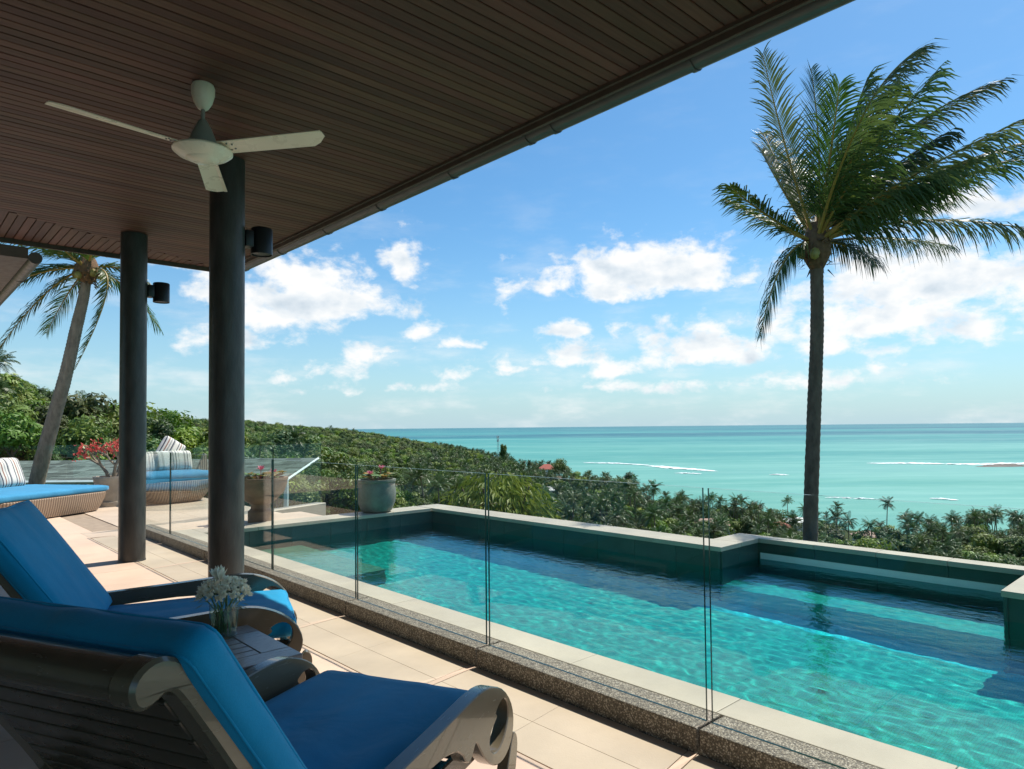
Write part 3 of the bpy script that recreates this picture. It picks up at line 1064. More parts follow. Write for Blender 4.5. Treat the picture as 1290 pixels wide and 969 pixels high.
# =================================================================== COLUMNS AND LAMPS
def column(x, y, label):
    c = thing('steel_column', label, 'column', (x, y, 0), 0, 'round columns holding the veranda roof')
    MB().lathe([(.1325, 0.004), (.1325, ZR - .004)], 40).obj('shaft', M_COLUMN, c, smooth=40)
    MB().lathe([(.137, 0.001), (.137, .012), (.134, .016)], 40).obj('base_ring', M_COLUMN, c, smooth=40)
column(2.02, 5.60, 'thick round dark column nearest the flower vase, behind the ceiling fan')
column(2.03, 8.43, 'round dark column farther along the kerb, beside the potted red flowering bush')
def wall_lamp(x, y, z, label):
    l = thing('wall_lamp', label, 'lamp', (x, y, z), 0, 'black cylinder lamps on the columns')
    MB().lathe([(.0, -.105), (.070, -.105), (.080, -.098), (.080, -.112), (.086, -.112), (.086, .098), (.080, .106), (.0, .106)], 32).obj('housing', M_BLACK, l, smooth=40)
    MB().lathe([(0, -.104), (.07, -.104), (.07, -.1), (0, -.1)], 24).obj('lens', M_LENS, l)
    MB().bevbox(-.148, -.08, -.05, .05, -.07, .07, .012, 2).obj('bracket', M_BLACK, l, smooth=40)
wall_lamp(2.30, 5.60, 2.985, 'black cylinder lamp on the column by the ceiling fan')
wall_lamp(2.31, 8.43, 2.985, 'black cylinder lamp on the far column, seen between the two columns')

# =================================================================== CEILING FAN
fan = thing('ceiling_fan', 'white three-bladed ceiling fan hanging from the dark board ceiling', 'fan', (1.46, 4.47, 0))
MB().lathe([(0, ZR), (.062, ZR - .001), (.070, ZR - .02), (.069, ZR - .06), (.055, ZR - .115), (.034, ZR - .15), (.026, ZR - .158), (.0, ZR - .158)], 32).obj('canopy', M_FAN, fan, smooth=50)
MB().tube([(0, 0, ZR - .16), (0, 0, ZR - .25)], .012, 12).obj('rod', M_FAN_GREY, fan, smooth=50)
ZB = 3.185
MB().lathe([(0, ZB + .19), (.02, ZB + .19), (.03, ZB + .175), (.055, ZB + .125), (.078, ZB + .065), (.086, ZB + .02), (.086, ZB + .005), (0, ZB + .005)], 32).obj('motor_housing', M_FAN_GREY, fan, smooth=50)
hubo = MB().lathe([(0, ZB + .006), (.10, ZB + .006), (.165, ZB + .002), (.177, ZB - .008), (.176, ZB - .016), (.15, ZB - .038), (.115, ZB - .054), (.1, ZB - .06), (.099, ZB - .057), (.095, ZB - .062), (.06, ZB - .078), (0, ZB - .084)], 48).obj('hub_cover', M_FAN, fan, smooth=35)
def blade(ang):
    # blade along +x, pitched about its axis, a raised rib near the trailing edge
    top = []
    N = 14
    vs, fs = [], []
    for i in range(N + 1):
        t = i / N
        x = .13 + t * .70
        half = .058 + .012 * t
        lead, trail = half, -half
        if t > .86:
            q = (t - .86) / .14
            lead = half - .075 * q ** 1.6
        pit = -math.radians(15 - 3 * t)
        for yy in (trail, trail * .72, trail * .66, 0, lead * .7, lead):
            camber = .007 * (1 - (yy / half) ** 2)
            if abs(yy - trail * .66) < 1e-6:
                camber += .003
            for dz in (0.0, -.004):
                vs.append((x, yy * math.cos(pit), ZB + .004 + yy * math.sin(pit) + camber + dz))
    R = 12
    for i in range(N):
        for k in range(5):
            a = i * R + k * 2
            fs.append((a, a + 2, a + R + 2, a + R))
            fs.append((a + 1, a + R + 1, a + R + 3, a + 3))
        fs.append((i * R, (i + 1) * R, (i + 1) * R + 1, i * R + 1))
        fs.append((i * R + 10, i * R + 11, (i + 1) * R + 11, (i + 1) * R + 10))
    fs.append((0, 1, 3, 2)); fs.append((2, 3, 5, 4)); fs.append((4, 5, 7, 6)); fs.append((6, 7, 9, 8)); fs.append((8, 9, 11, 10))
    e = N * R
    for k in range(5):
        fs.append((e + 2 * k, e + 2 * k + 2, e + 2 * k + 3, e + 2 * k + 1))
    b = MB().add(vs, fs).obj('blade', M_FAN, fan, smooth=40)
    b.rotation_euler = (0, 0, ang)
    for sx, sy in ((.185, .03), (.185, -.03), (.215, .022), (.215, -.018)):
        s = MB().lathe([(0, -.006), (.0055, -.005), (.006, 0), (0, .001)], 8).obj('screw', M_SCREW, b, smooth=40)
        s.location = (sx, sy, ZB + .004 - .0005 + - sy * math.sin(math.radians(13)) + .001)
for d in (65, 187, 306):
    blade(math.radians(d))

# =================================================================== GLASS FENCE
def pane(p0, p1, z0, z1, label, group, th=.012):
    p0, p1 = Vector((*p0, 0)), Vector((*p1, 0))
    L = (p1 - p0).length
    a = math.atan2((p1 - p0).y, (p1 - p0).x)
    mb = MB()
    mb.box(0, L, -th / 2, th / 2, z0, z1)
    mb.m = [1, 1, 0, 0, 1, 1]
    o = mb.obj('glass_barrier', [M_GLASS, M_GLASS_EDGE])
    o.location = (p0.x, p0.y, 0)
    o.rotation_euler = (0, 0, a)
    return tag(o, label, 'glass barrier', group)
GRP = 'frameless glass panels along the pool'
LBL = ['widest clear glass panel at the front right of the pool', None,
       'clear glass panel in front of the bright turquoise water, second along the pool from the near end', 'glass panel in line with the stone pot on the pool corner',
       'glass panel in front of the brown urn, beside the near column', 'glass panel hidden in part behind the near column',
       'glass panel between the two columns, in front of the striped sofa pillows', 'farthest glass panel on the kerb, ending behind the far column']
labels_near = {1: 'glass panel at the near end of the kerb, cut by the bottom right edge', 2: 'clear glass panel at the bottom right, before the step in the pool wall',
               3: 'clear glass panel before the middle of the pool, with the front lounger just inside it',
               4: 'clear glass panel with the round stone pot showing behind its top left corner', 5: 'clear glass panel right of the near column with the brown urn behind it',
               6: 'glass panel partly hidden behind the thick near column', 7: 'glass panel between the two columns, in front of the striped sofa pillows', 8: 'last glass panel on the kerb, right of the far column'}
for k in range(1, 9):
    a, b = JOINTS[k] + .014, JOINTS[k + 1] - .014
    pane((GX, a), (GX, b), ZC + .001, 1.14, labels_near[k], GRP)
GRP2 = 'glass panels along the terrace edge'
def pt(a, b, t):
    return (a[0] + (b[0] - a[0]) * t, a[1] + (b[1] - a[1]) * t)
A, B = (2.80, 11.02), (6.26, 12.37)
for k, lb in enumerate(['angled glass panel in front of the sofa with striped pillows', 'angled far glass panel partly behind the near column', 'last angled far glass panel, ending free beyond the shingled roof']):
    pane(pt(A, B, k / 3 + .004), pt(A, B, (k + 1) / 3 - .004), .002, 1.14, lb, GRP2)
A, B = (1.9, 24.8), (5.2, 24.8)
for k, lb in enumerate(['far glass panel behind the daybed pillow, crossed by the leaning palm trunk', 'far glass panel behind the red flowering bush']):
    pane(pt(A, B, k / 2 + .004), pt(A, B, (k + 1) / 2 - .004), .0, 1.0, lb, GRP2)

# =================================================================== LOUNGERS
ARM = [(-.72, .465), (-.5, .475), (-.28, .485), (-.05, .497), (.10, .508), (.20, .515), (.29, .513), (.37, .492), (.45, .450), (.505, .395), (.532, .335), (.528, .275), (.495, .228), (.44, .203), (.385, .205), (.33, .228), (.275, .275), (.235, .325),
       (.205, .366), (.188, .345), (.168, .322), (.145, .318), (.125, .335), (.105, .365), (.06, .395), (-.05, .415), (-.3, .405), (-.5, .392), (-.72, .38)]
AHOLE_ = [(.372, .390), (.40, .408), (.432, .412), (.458, .395), (.468, .362), (.458, .322), (.43, .288), (.392, .270), (.355, .274), (.330, .298), (.328, .328), (.345, .352), (.374, .366), (.385, .378)]
AHOLE = [(.402 + (x - .402) * 1.2, .340 + (z - .340) * 1.17) for x, z in AHOLE_]
STILE = [(-.56, .50), (-.62, .575), (-.715, .714), (-.785, .812), (-.842, .888), (-.885, .948), (-.925, .988), (-.958, 1.003), (-.99, 1.002), (-1.018, .987), (-1.031, .962), (-1.027, .935), (-1.012, .918), (-.99, .916), (-.968, .925),
         (-.952, .934), (-.938, .929), (-.92, .908), (-.885, .856), (-.834, .781), (-.79, .712), (-.70, .575), (-.66, .50)]
def smooth_loop(lp, it=1, keep=()):
    for _ in range(it):
        out = []
        n = len(lp)
        for i in range(n):
            a, b = lp[i], lp[(i + 1) % n]
            out.append((a[0] * .75 + b[0] * .25, a[1] * .75 + b[1] * .25))
            out.append((a[0] * .25 + b[0] * .75, a[1] * .25 + b[1] * .75))
        lp = out
    return lp
def lounger(loc, rz, label):
    L = thing('sun_lounger', label, 'sun lounger', loc, rz, 'dark wooden loungers with blue cushions')
    hw = .468
    for s in (1, -1):
        y0, y1 = (hw - .055, hw) if s > 0 else (-hw, -hw + .055)
        MB().prism(smooth_loop(ARM), y0, y1, smooth_loop(AHOLE), ch=.004).obj('armrest', M_WOOD_FRAME, L, smooth=30)
        leg = [(.44, .0), (.50, .0), (.555, .10), (.58, .19), (.575, .235), (.552, .258), (.530, .245), (.50, .19), (.46, .10)]
        MB().prism(smooth_loop(leg), y0 + .005, y1 - .005, ch=.003).obj('leg', M_WOOD_FRAME, L, smooth=30)
        MB().bevbox(-.60, -.53, y0 + .005, y1 - .005, 0, .375, .005, 1).obj('leg', M_WOOD_FRAME, L, smooth=30)
        MB().bevbox(-.72, .47, y0 + s * -.068 + .004, y1 + s * -.068 - .03, .23, .31, .005, 1).obj('side_rail', M_WOOD_SHADED, L, smooth=30)
        ys0, ys1 = (hw - .138, hw - .072) if s > 0 else (-hw + .072, -hw + .138)
        MB().prism(smooth_loop(STILE), ys0, ys1, ch=.008).obj('back_stile', M_WOOD_FRAME, L, smooth=30)
        # back prop from the side rail to the stile
        MB().bevbox(-.045, .015, ys0 + .01, ys1 - .01, -.02, .36, .004, 1, mat=T(-.56, 0, .27) @ Matrix.Rotation(math.radians(-15), 4, 'Y')).obj('back_prop', M_WOOD_SHADED, L, smooth=30)
    roll = [(-.90, .955), (-.93, .983), (-.958, .997), (-.99, .996), (-1.013, .982), (-1.025, .960), (-1.021, .936), (-1.008, .922), (-.985, .921), (-.955, .930), (-.925, .925)]
    MB().prism(smooth_loop(roll, 2), -hw + .139, hw - .139).obj('top_rail', M_WOOD_RAIL, L, smooth=30)
    d = Vector((-.90 + .70, 0, .87 - .575)).normalized()
    n = Vector((d.z, 0, -d.x))
    me = None
    for i in range(8):
        c = Vector((-.888, 0, .872)) - d * (i * .0635)
        R = Matrix((( d.x, 0, n.x, 0), (0, 1, 0, 0), (d.z, 0, n.z, 0), (0, 0, 0, 1)))
        if me is None:
            me = MB().bevbox(-.029, .029, -hw + .132, hw - .132, -.011, .011, .004, 2, mat=R).mesh('back_slat', M_WOOD_SHADED, 30)
        o = link('back_slat', me, L)
        o.location = c
    for i in range(8):
        o = MB().bevbox(-.035, .035, -hw + .075, hw - .075, .285, .305, .004, 1).obj('seat_slat', M_WOOD_SHADED, L, smooth=30)
        o.location = (-.45 + i * .115, 0, .002)
    MB().bevbox(.43, .47, -hw + .068, hw - .068, .215, .285, .006, 1).obj('front_rail', M_WOOD_SHADED, L, smooth=30)
    # cushions
    lean = math.atan2(d.z, -d.x)
    ang = math.atan2(d.z, d.x)
    Mc = T(-.722, 0, .808) @ Matrix.Rotation(-(PI - ang) + PI, 4, 'Y') if False else None
    ax = Matrix(((d.x, 0, n.x, -.690), (0, 1, 0, 0), (d.z, 0, n.z, .71), (0, 0, 0, 1)))
    bc = MB().cushion(.76, .85, .095, .040, .014, 26, seed=1, wr=.006, mat=ax).obj('back_cushion', M_BLUE, L, smooth=180)
    sc = MB().cushion(1.0, .76, .105, .04, .014, 26, seed=5, wr=.007, mat=T(.015, 0, .362)).obj('seat_cushion', M_BLUE, L, smooth=180)
    def piping(par, M_, lx, ly, lz, r):
        pts = []
        hx, hy, rr = lx / 2, ly / 2, r
        for (cx_, cy_, a0) in ((hx - rr, hy - rr, 0), (-hx + rr, hy - rr, 90), (-hx + rr, -hy + rr, 180), (hx - rr, -hy + rr, 270)):
            for q in range(0, 91, 30):
                t = math.radians(a0 + q)
                pts.append((cx_ + rr * .72 * math.cos(t) + .0, cy_ + rr * .72 * math.sin(t), lz))
        pts.append(pts[0])
        MB().tube([M_ @ Vector(p) for p in pts], .0045, 6, caps=False).obj('piping', M_BLUE, par, smooth=180)
    piping(bc, ax, .754, .844, .037, .040)
    piping(bc, ax, .754, .844, -.037, .040)
    piping(sc, T(.015, 0, .362), .995, .755, .040, .04)
    return L
e1, e2 = Vector((.9063, .4226, 0)), Vector((-.4226, .9063, 0))
near_loc = e1 * 1.90 + e2 * 1.487
lounger(near_loc, math.radians(25), 'front dark wooden lounger seen from behind, rolled top rail and blue cushions')
lounger((1.289, 4.044, 0), math.radians(-20), 'farther dark wooden lounger behind the side table, tall blue back cushion')

# side table with its vase and flowers
tab = thing('side_table', 'small dark wooden side table with slatted top between the two loungers', 'table', (1.02, 3.145, 0))
TX, TY = .33, .305
MB().bevbox(-TX, TX, -TY, -TY + .13, .415, .45, .004, 1).obj('top_frame', M_WOOD_TABLE, tab, smooth=30)
MB().bevbox(-TX, TX, TY - .13, TY, .415, .45, .004, 1).obj('top_frame', M_WOOD_TABLE, tab, smooth=30)
MB().bevbox(TX - .13, TX, -TY + .131, TY - .131, .415, .4495, .004, 1).obj('top_frame', M_WOOD_TABLE, tab, smooth=30)
MB().bevbox(-TX, -TX + .13, -TY + .131, TY - .131, .415, .4495, .004, 1).obj('top_frame', M_WOOD_TABLE, tab, smooth=30)
for i in range(5):
    yy = -TY + .131 + (2 * TY - .262) / 5 * (i + .5)
    MB().bevbox(-TX + .131, TX - .131, yy - .031, yy + .031, .418, .4485, .003, 1).obj('slat', M_WOOD_TABLE, tab, smooth=30)
for sx in (-1, 1):
    for sy in (-1, 1):
        MB().bevbox(sx * (TX - .045) - .025, sx * (TX - .045) + .025, sy * (TY - .045) - .025, sy * (TY - .045) + .025, 0, .414, .004, 1).obj('leg', M_WOOD_TABLE, tab, smooth=30)
MB().bevbox(-TX + .03, TX - .03, -TY + .025, -TY + .045, .35, .413, .003, 1).obj('apron', M_WOOD_TABLE, tab)
MB().bevbox(-TX + .03, TX - .03, TY - .045, TY - .025, .35, .413, .003, 1).obj('apron', M_WOOD_TABLE, tab)
VX, VY, VZ = 1.19, 3.33, .4515
vase = thing('glass_vase', 'clear glass tumbler vase with water, holding white flowers on the side table', 'vase', (VX, VY, VZ))
MB().lathe([(.0, 0), (.054, 0), (.060, .004), (.064, .16), (.0625, .162), (.0605, .160), (.056, .010), (0, .010)], 36).obj('glass', M_VASE, vase, smooth=50)
MB().lathe([(0, .0105), (.0555, .0105), (.0585, .10), (0, .10)], 32).obj('water', M_VASE, vase, smooth=50)
fl = thing('flower_bunch', 'bunch of white star-shaped flowers with pale green stems in the glass vase', 'flowers', (VX, VY, VZ))
random.seed(11)
heads = []
for k in range(46):
    th = k * 2.39996
    el_ = math.acos(1 - (k + .5) / 46 * 1.12)
    r = .088 + random.uniform(-.012, .010)
    heads.append(Vector((math.cos(th) * math.sin(el_) * r * 1.12, math.sin(th) * math.sin(el_) * r * 1.12, .195 + math.cos(el_) * r * .70)))
heads.append(Vector((-.012, .012, .262)))
for k, hpos in enumerate(heads):
    big = k == len(heads) - 1
    if k % 3 == 0 or big:
        base = Vector((random.uniform(-.035, .035), random.uniform(-.035, .035), .015))
        MB().tube([base, Vector((base.x * .4 + hpos.x * .25, base.y * .4 + hpos.y * .25, hpos.z * .5)), hpos - Vector((0, 0, .005))], [.0032, .0028, .0022], 6).obj('stem', M_STEM, fl, smooth=180)
    mb = MB()
    axis = (hpos - Vector((0, 0, .13))).normalized()
    for q in range(34 if big else 20):
        dv = Vector((random.gauss(0, 1), random.gauss(0, 1), random.gauss(0, 1))).normalized()
        dv = (dv + axis * (1.1 if not big else 1.7)).normalized()
        Lp = random.uniform(.020, .034) * (2.2 if big else 1)
        wd = random.uniform(.0055, .0085) * (1.9 if big else 1)
        sd = dv.cross(Vector((random.gauss(0, 1), random.gauss(0, 1), random.gauss(0, 1)))).normalized()
        nn = dv.cross(sd)
        b0 = hpos
        mb.add([b0 - sd * wd * .3, b0 + sd * wd * .3, b0 + dv * Lp * .6 + sd * wd + nn * .003, b0 + dv * Lp + nn * .006, b0 + dv * Lp * .6 - sd * wd + nn * .003], [(0, 1, 2, 3, 4)])
    mb.obj('blossom', M_PETAL_WHITE, fl, fixn=False)
mb = MB()
for q in range(40):
    th = random.uniform(0, 2 * PI)
    r = random.uniform(.06, .12)
    p = Vector((math.cos(th) * r, math.sin(th) * r, .16 + random.uniform(-.02, .06)))
    dv = Vector((math.cos(th), math.sin(th), random.uniform(-.5, .4))).normalized()
    sd = dv.cross(Vector((0, 0, 1))).normalized()
    mb.add([p, p + dv * .03 + sd * .004, p + dv * .05, p + dv * .03 - sd * .004], [(0, 1, 2, 3)])
mb.obj('leaf_sprig', M_STEM, fl, fixn=False)['kind'] = 'stuff'

# =================================================================== DAYBED, SOFA, PILLOWS
def boat(L_, D_, z_top, flare, n=40, shape=1.0):
    """tapered boat-shaped woven base: outline wider at the top"""
    vs, fs = [], []
    levels = [(0.02, 1 - flare), (z_top * .3, 1 - flare * .62), (z_top * .7, 1 - flare * .2), (z_top, 1.0), (z_top + .012, .985), (z_top + .012, .9)]
    for z, s in levels:
        for k in range(n):
            t = 2 * PI * k / n
            c, sn = math.cos(t), math.sin(t)
            ex = 2 / (2 + 2.2 * shape)
            x = math.copysign(abs(c) ** ex, c) * L_ / 2 * (1 - (1 - s) * 1.0)
            y_ = math.copysign(abs(sn) ** ex, sn) * D_ / 2 * (1 - (1 - s) * .7)
            vs.append((x, y_, z))
    for i in range(len(levels) - 1):
        for k in range(n):
            k2 = (k + 1) % n
            fs.append((i * n + k, i * n + k2, (i + 1) * n + k2, (i + 1) * n + k))
    fs.append(tuple(range(n)))
    fs.append(tuple((len(levels) - 1) * n + k for k in range(n)))
    return MB().add(vs, fs)
db = thing('wicker_daybed', 'low wicker daybed with blue mattress at the far left of the terrace', 'daybed', (1.66, 14.20, 0), math.radians(36))
boat(2.3, 1.8, .33, .12, 64, 2.5).obj('base', M_WICKER, db, smooth=40)
MB().cushion(2.22, 1.72, .11, .045, .02, 22, seed=3, mat=T(-.02, 0, .395)).obj('mattress', M_BLUE_LIGHT, db, smooth=180)
bk = [(-1.2, .345), (1.0, .345), (1.02, .42), (.35, .62), (-.1, .78), (-1.2, .86)]
MB().prism(bk, .80, .88, ch=.01).obj('backrest', M_WICKER, db, smooth=30)
def pillow(name, size, loc, rot, mat, label, group):
    o = MB().cushion(size[0], size[1], size[2], size[2] * .46, .045, 14, seed=len(label), wr=.01).obj(name, mat, smooth=180)
    o.rotation_mode = 'XYZ'
    o.rotation_euler = rot
    o.location = loc
    return tag(o, label, 'pillow', group)
GP = 'striped scatter pillows'
pillow('striped_pillow', (.56, .56, .14), (1.62, 14.95, .70), (math.radians(68), 0, math.radians(40)), M_STRIPE_A, 'warm striped pillow with brown and navy bands on the daybed', GP)
sf = thing('wicker_sofa', 'round-bottomed wicker sofa with blue seat and striped pillows at the terrace edge', 'sofa', (4.27, 14.79, 0), math.radians(10))
boat(1.5, 1.15, .42, .34, 64, .5).obj('base', M_WICKER, sf, smooth=40)
MB().cushion(1.36, 1.0, .17, .08, .03, 20, seed=8, mat=T(-.06, -.02, .51)).obj('seat_cushion', M_BLUE_LIGHT, sf, smooth=180)
MB().prism([(.50, .44), (.76, .44), (.80, .60), (.78, .90), (.72, .94)], .1, .17, ch=.01).obj('side_arm', M_WICKER, sf, smooth=30)
MB().prism([(-.68, .44), (.68, .44), (.64, .70), (-.64, .70)], .46, .52, ch=.01).obj('backrest', M_WICKER, sf, smooth=30)
def sp(lx, ly, lz):
    return sf.matrix_basis @ Vector((lx, ly, lz))
sz = Rz(math.radians(10))
sf.matrix_basis = T(4.27, 14.79, 0) @ sz
pillow('striped_pillow', (.46, .42, .15), sp(-.46, .20, .80), (math.radians(75), 0, math.radians(8)), M_STRIPE_B, 'striped pillow at the left of the sofa, next to the far column', GP)
pillow('striped_pillow', (.46, .42, .15), sp(-.10, .16, .80), (math.radians(72), 0, math.radians(14)), M_STRIPE_C, 'pale broad-striped pillow in the middle of the sofa', GP)
pillow('striped_pillow', (.46, .42, .15), sp(.22, .14, .80), (math.radians(72), 0, math.radians(2)), M_STRIPE_B, 'striped pillow at the right end of the sofa seat', GP)
pillow('striped_pillow', (.50, .50, .15), sp(.16, .40, .99), (math.radians(80), math.radians(32), math.radians(5)), M_STRIPE_A, 'tilted striped pillow standing highest at the back of the sofa', GP)

# =================================================================== POTS AND PLANTS
def pot(name, label, loc, prof, mat, group=None):
    p = thing(name, label, 'planter', loc, 0, group)
    MB().lathe(prof, 40).obj('vessel', mat, p, smooth=40)
    return p
bp = pot('plant_pot', 'pale ribbed stone pot on a plinth at the left of the far column', (3.24, 14.9, 0), [(0, 0), (.30, 0), (.30, .09), (.25, .09), (.25, .12), (.29, .40), (.31, .50), (.32, .52), (.32, .56), (.27, .56), (.26, .50), (0, .50)], M_POT_TAN)
bush = thing('flowering_bush', 'crooked desert rose bush with red flowers in the pale pot', 'plant', (3.24, 14.9, .50))
random.seed(21)
def branchy(mb_b, mb_l, mb_f, p, d, L_, r, depth):
    q = p + d * L_
    midp = p.lerp(q, .5) + Vector((random.gauss(0, .03), random.gauss(0, .03), 0))
    mb_b.tube([p, midp, q], [r, r * .85, r * .7], 6)
    if depth == 0:
        for _ in range(9):
            c = q + Vector((random.gauss(0, .07), random.gauss(0, .07), random.gauss(.02, .05)))
            for _ in range(4):
                a = Vector((random.gauss(0, 1), random.gauss(0, 1), random.gauss(0, 1))).normalized()
                b = a.cross(Vector((random.gauss(0, 1), random.gauss(0, 1), random.gauss(0, 1)))).normalized()
                s = random.uniform(.018, .034)
                mb_f.add([c, c + a * s + b * s * .6, c + a * s * 1.7, c + a * s - b * s * .6], [(0, 1, 2, 3)])
        for _ in range(5):
            c = q + Vector((random.gauss(0, .06), random.gauss(0, .06), random.gauss(0, .05)))
            a = Vector((random.gauss(0, 1), random.gauss(0, 1), random.gauss(.4, 1))).normalized()
            b = a.cross(Vector((0, 0, 1.01))).normalized()
            mb_l.add([c, c + a * .04 + b * .018, c + a * .09, c + a * .04 - b * .018], [(0, 1, 2, 3)])
        return
    for _ in range(3):
        nd = (d + Vector((random.gauss(0, .55), random.gauss(0, .55), random.gauss(.1, .3)))).normalized()
        branchy(mb_b, mb_l, mb_f, q, nd, L_ * .72, r * .68, depth - 1)
b1, b2_, b3 = MB(), MB(), MB()
for k in range(3):
    a = 2 * PI * k / 3 + .6
    branchy(b1, b2_, b3, Vector((.05 * math.cos(a), .05 * math.sin(a), -.01)), Vector((.45 * math.cos(a), .45 * math.sin(a), .9)).normalized(), .32, .038, 2)
b1.obj('branches', M_BRANCH, bush, smooth=60)
lo = b2_.obj('leaves', M_STEM, bush, fixn=False)
lo['kind'] = 'stuff'
fo = b3.obj('flowers', M_PETAL_RED, bush, fixn=False)
fo['kind'] = 'stuff'

cp = pot('stone_pot', 'weathered grey stone pot standing on the far corner of the pool coping', (5.72, 9.46, ZC + .001), [(0, 0), (.20, 0), (.24, .03), (.29, .16), (.305, .30), (.29, .42), (.285, .46), (.305, .48), (.305, .51), (.26, .51), (.25, .45), (0, .44)], M_CERAMIC)
urn = pot('garden_urn', 'wide brown urn on a pedestal at the far end of the pool', (4.02, 9.82, .086), [(0, 0), (.17, 0), (.17, .16), (.13, .20), (.13, .26), (.22, .32), (.33, .44), (.37, .56), (.37, .60), (.385, .61), (.385, .64), (.33, .64), (.31, .58), (0, .56)], M_URN)
def lotus(name, label, loc, r, n, seed, flowers):
    random.seed(seed)
    p = thing(name, label, 'plant', loc)
    for k in range(n):
        th = 2 * PI * k / n + random.uniform(-.3, .3)
        rr = r * random.uniform(.45, 1.12)
        z = random.uniform(.05, .13)
        c = Vector((math.cos(th) * rr, math.sin(th) * rr, z))
        R_ = random.uniform(.055, .095)
        vs = [c + Vector((0, 0, -.012))]
        for q in range(10):
            t = 2 * PI * q / 10
            vs.append(c + Vector((math.cos(t) * R_, math.sin(t) * R_, random.uniform(-.012, .02))))
        fs = [(0, q + 1, (q + 1) % 10 + 1) for q in range(10)]
        mb = MB().add(vs, fs).tube([Vector((c.x * .3, c.y * .3, 0)), c - Vector((0, 0, .012))], .005, 5)
        mb.obj('leaf', M_LEAF_YEL if k % 2 else M_STEM, p, fixn=False)
    for (fx, fy, fz) in flowers:
        mb = MB()
        c = Vector((fx, fy, fz))
        mb.tube([(fx * .3, fy * .3, 0), c], .005, 5)
        for q in range(14):
            t = 2 * PI * q / 14
            dv = Vector((math.cos(t) * .8, math.sin(t) * .8, random.uniform(.3, 1.2))).normalized()
            sd = dv.cross(Vector((0, 0, 1))).normalized()
            mb.add([c, c + dv * .05 + sd * .016, c + dv * .085, c + dv * .05 - sd * .016], [(0, 1, 2, 3)])
        mb.obj('flower', M_PETAL_PINK, p, fixn=False)
lotus('lotus_plant', 'water lily leaves with a pink bloom in the grey corner pot', (5.72, 9.46, ZC + .47), .25, 18, 5, [(.06, -.05, .20), (-.10, .02, .12)])
lotus('lotus_plant', 'water lily leaves with a pink bloom in the wide brown urn', (4.02, 9.82, .086 + .59), .33, 26, 6, [(.0, -.02, .16), (.15, -.1, .11)])
orc = thing('potted_shrub', 'small orange-flowered shrub at the left edge behind the daybed', 'plant', (1.55, 18.6, 0))
b1, b2_, b3 = MB(), MB(), MB()
random.seed(3)
for k in range(4):
    a = 2 * PI * k / 4
    branchy(b1, b2_, b3, Vector((.05 * math.cos(a), .05 * math.sin(a), 0)), Vector((.25 * math.cos(a), .25 * math.sin(a), 1)).normalized(), .42, .02, 2)
b1.obj('branches', M_BRANCH, orc, smooth=60)
b2_.obj('leaves', M_STEM, orc, fixn=False)['kind'] = 'stuff'
b3.obj('flowers', M_PETAL_RED, orc, fixn=False)['kind'] = 'stuff'

# =================================================================== PAVILION BELOW
pav = thing('garden_pavilion', 'lower pavilion with grey shingled roof and pale trim beyond the terrace', 'pavilion')
def cam_pt(right, fwd, z):
    """a place given as metres right of and ahead of the terrace corner where one stands"""
    p = RGT * right + FWD * fwd
    return Vector((p.x, p.y, z))
r0, r1 = cam_pt(-21.5, 28.0, .22), cam_pt(-8.25, 28.0, .22)
q0, q1 = cam_pt(-21.6, 24.2, -.36), cam_pt(-8.24, 24.2, -.36)
MB().add([r0, r1, q1, q0, r0 - Vector((0, 0, .08)), r1 - Vector((0, 0, .08)), q1 - Vector((0, 0, .08)), q0 - Vector((0, 0, .08))],
         [(0, 1, 2, 3), (7, 6, 5, 4), (0, 4, 5, 1), (1, 5, 6, 2), (2, 6, 7, 3), (3, 7, 4, 0)]).obj('roof_deck', M_ROOF_BROWN, pav)
U_, V_ = (r1 - r0).normalized(), (q0 - r0)
rows, cols = 13, 23
sh_me = None
Nn = U_.cross(V_).normalized()
if Nn.z < 0:
    Nn = -Nn
random.seed(9)
rl, vl = (r1 - r0).length, V_.length
Vd = V_.normalized()
for r_ in range(rows):
    for c_ in range(cols):
        w_, h_ = rl / cols, vl / rows
        if sh_me is None:
            a, b = w_ * .495, h_ * .66
            vv = []
            for su, sv, sn_ in ((-1, -1, .004), (1, -1, .004), (1, 1, .007), (-1, 1, .007), (-1, -1, -.004), (1, -1, -.004), (1, 1, .004), (-1, 1, .004)):
                vv.append(U_ * a * su + Vd * b * sv + Nn * sn_)
            sh_me = MB().add(vv, [(0, 1, 2, 3), (7, 6, 5, 4), (0, 4, 5, 1), (1, 5, 6, 2), (2, 6, 7, 3), (3, 7, 4, 0)]).mesh('shingle', M_SHINGLE)
        o = link('shingle', sh_me, pav)
        o.location = r0 + U_ * (w_ * (c_ + .5 + (.25 if r_ % 2 else -.25) * .6)) + Vd * (h_ * (r_ + .5)) + Nn * random.uniform(.003, .014)
MB().tube([r1 + Nn * .0, q1 + Nn * .0], .05, 4).obj('verge_trim', M_TEAL_TRIM, pav)
MB().tube([q0, q1], .06, 4).obj('eave_trim', M_TEAL_TRIM, pav)
MB().tube([q1 + Vector((0, .05, 0)), q1 + Vector((0, .05, -3))], .09, 8).obj('post', M_TEAL_TRIM, pav)
MB().tube([q0 + Vector((.3, .05, 0)), q0 + Vector((.3, .05, -3))], .09, 8).obj('post', M_TEAL_TRIM, pav)

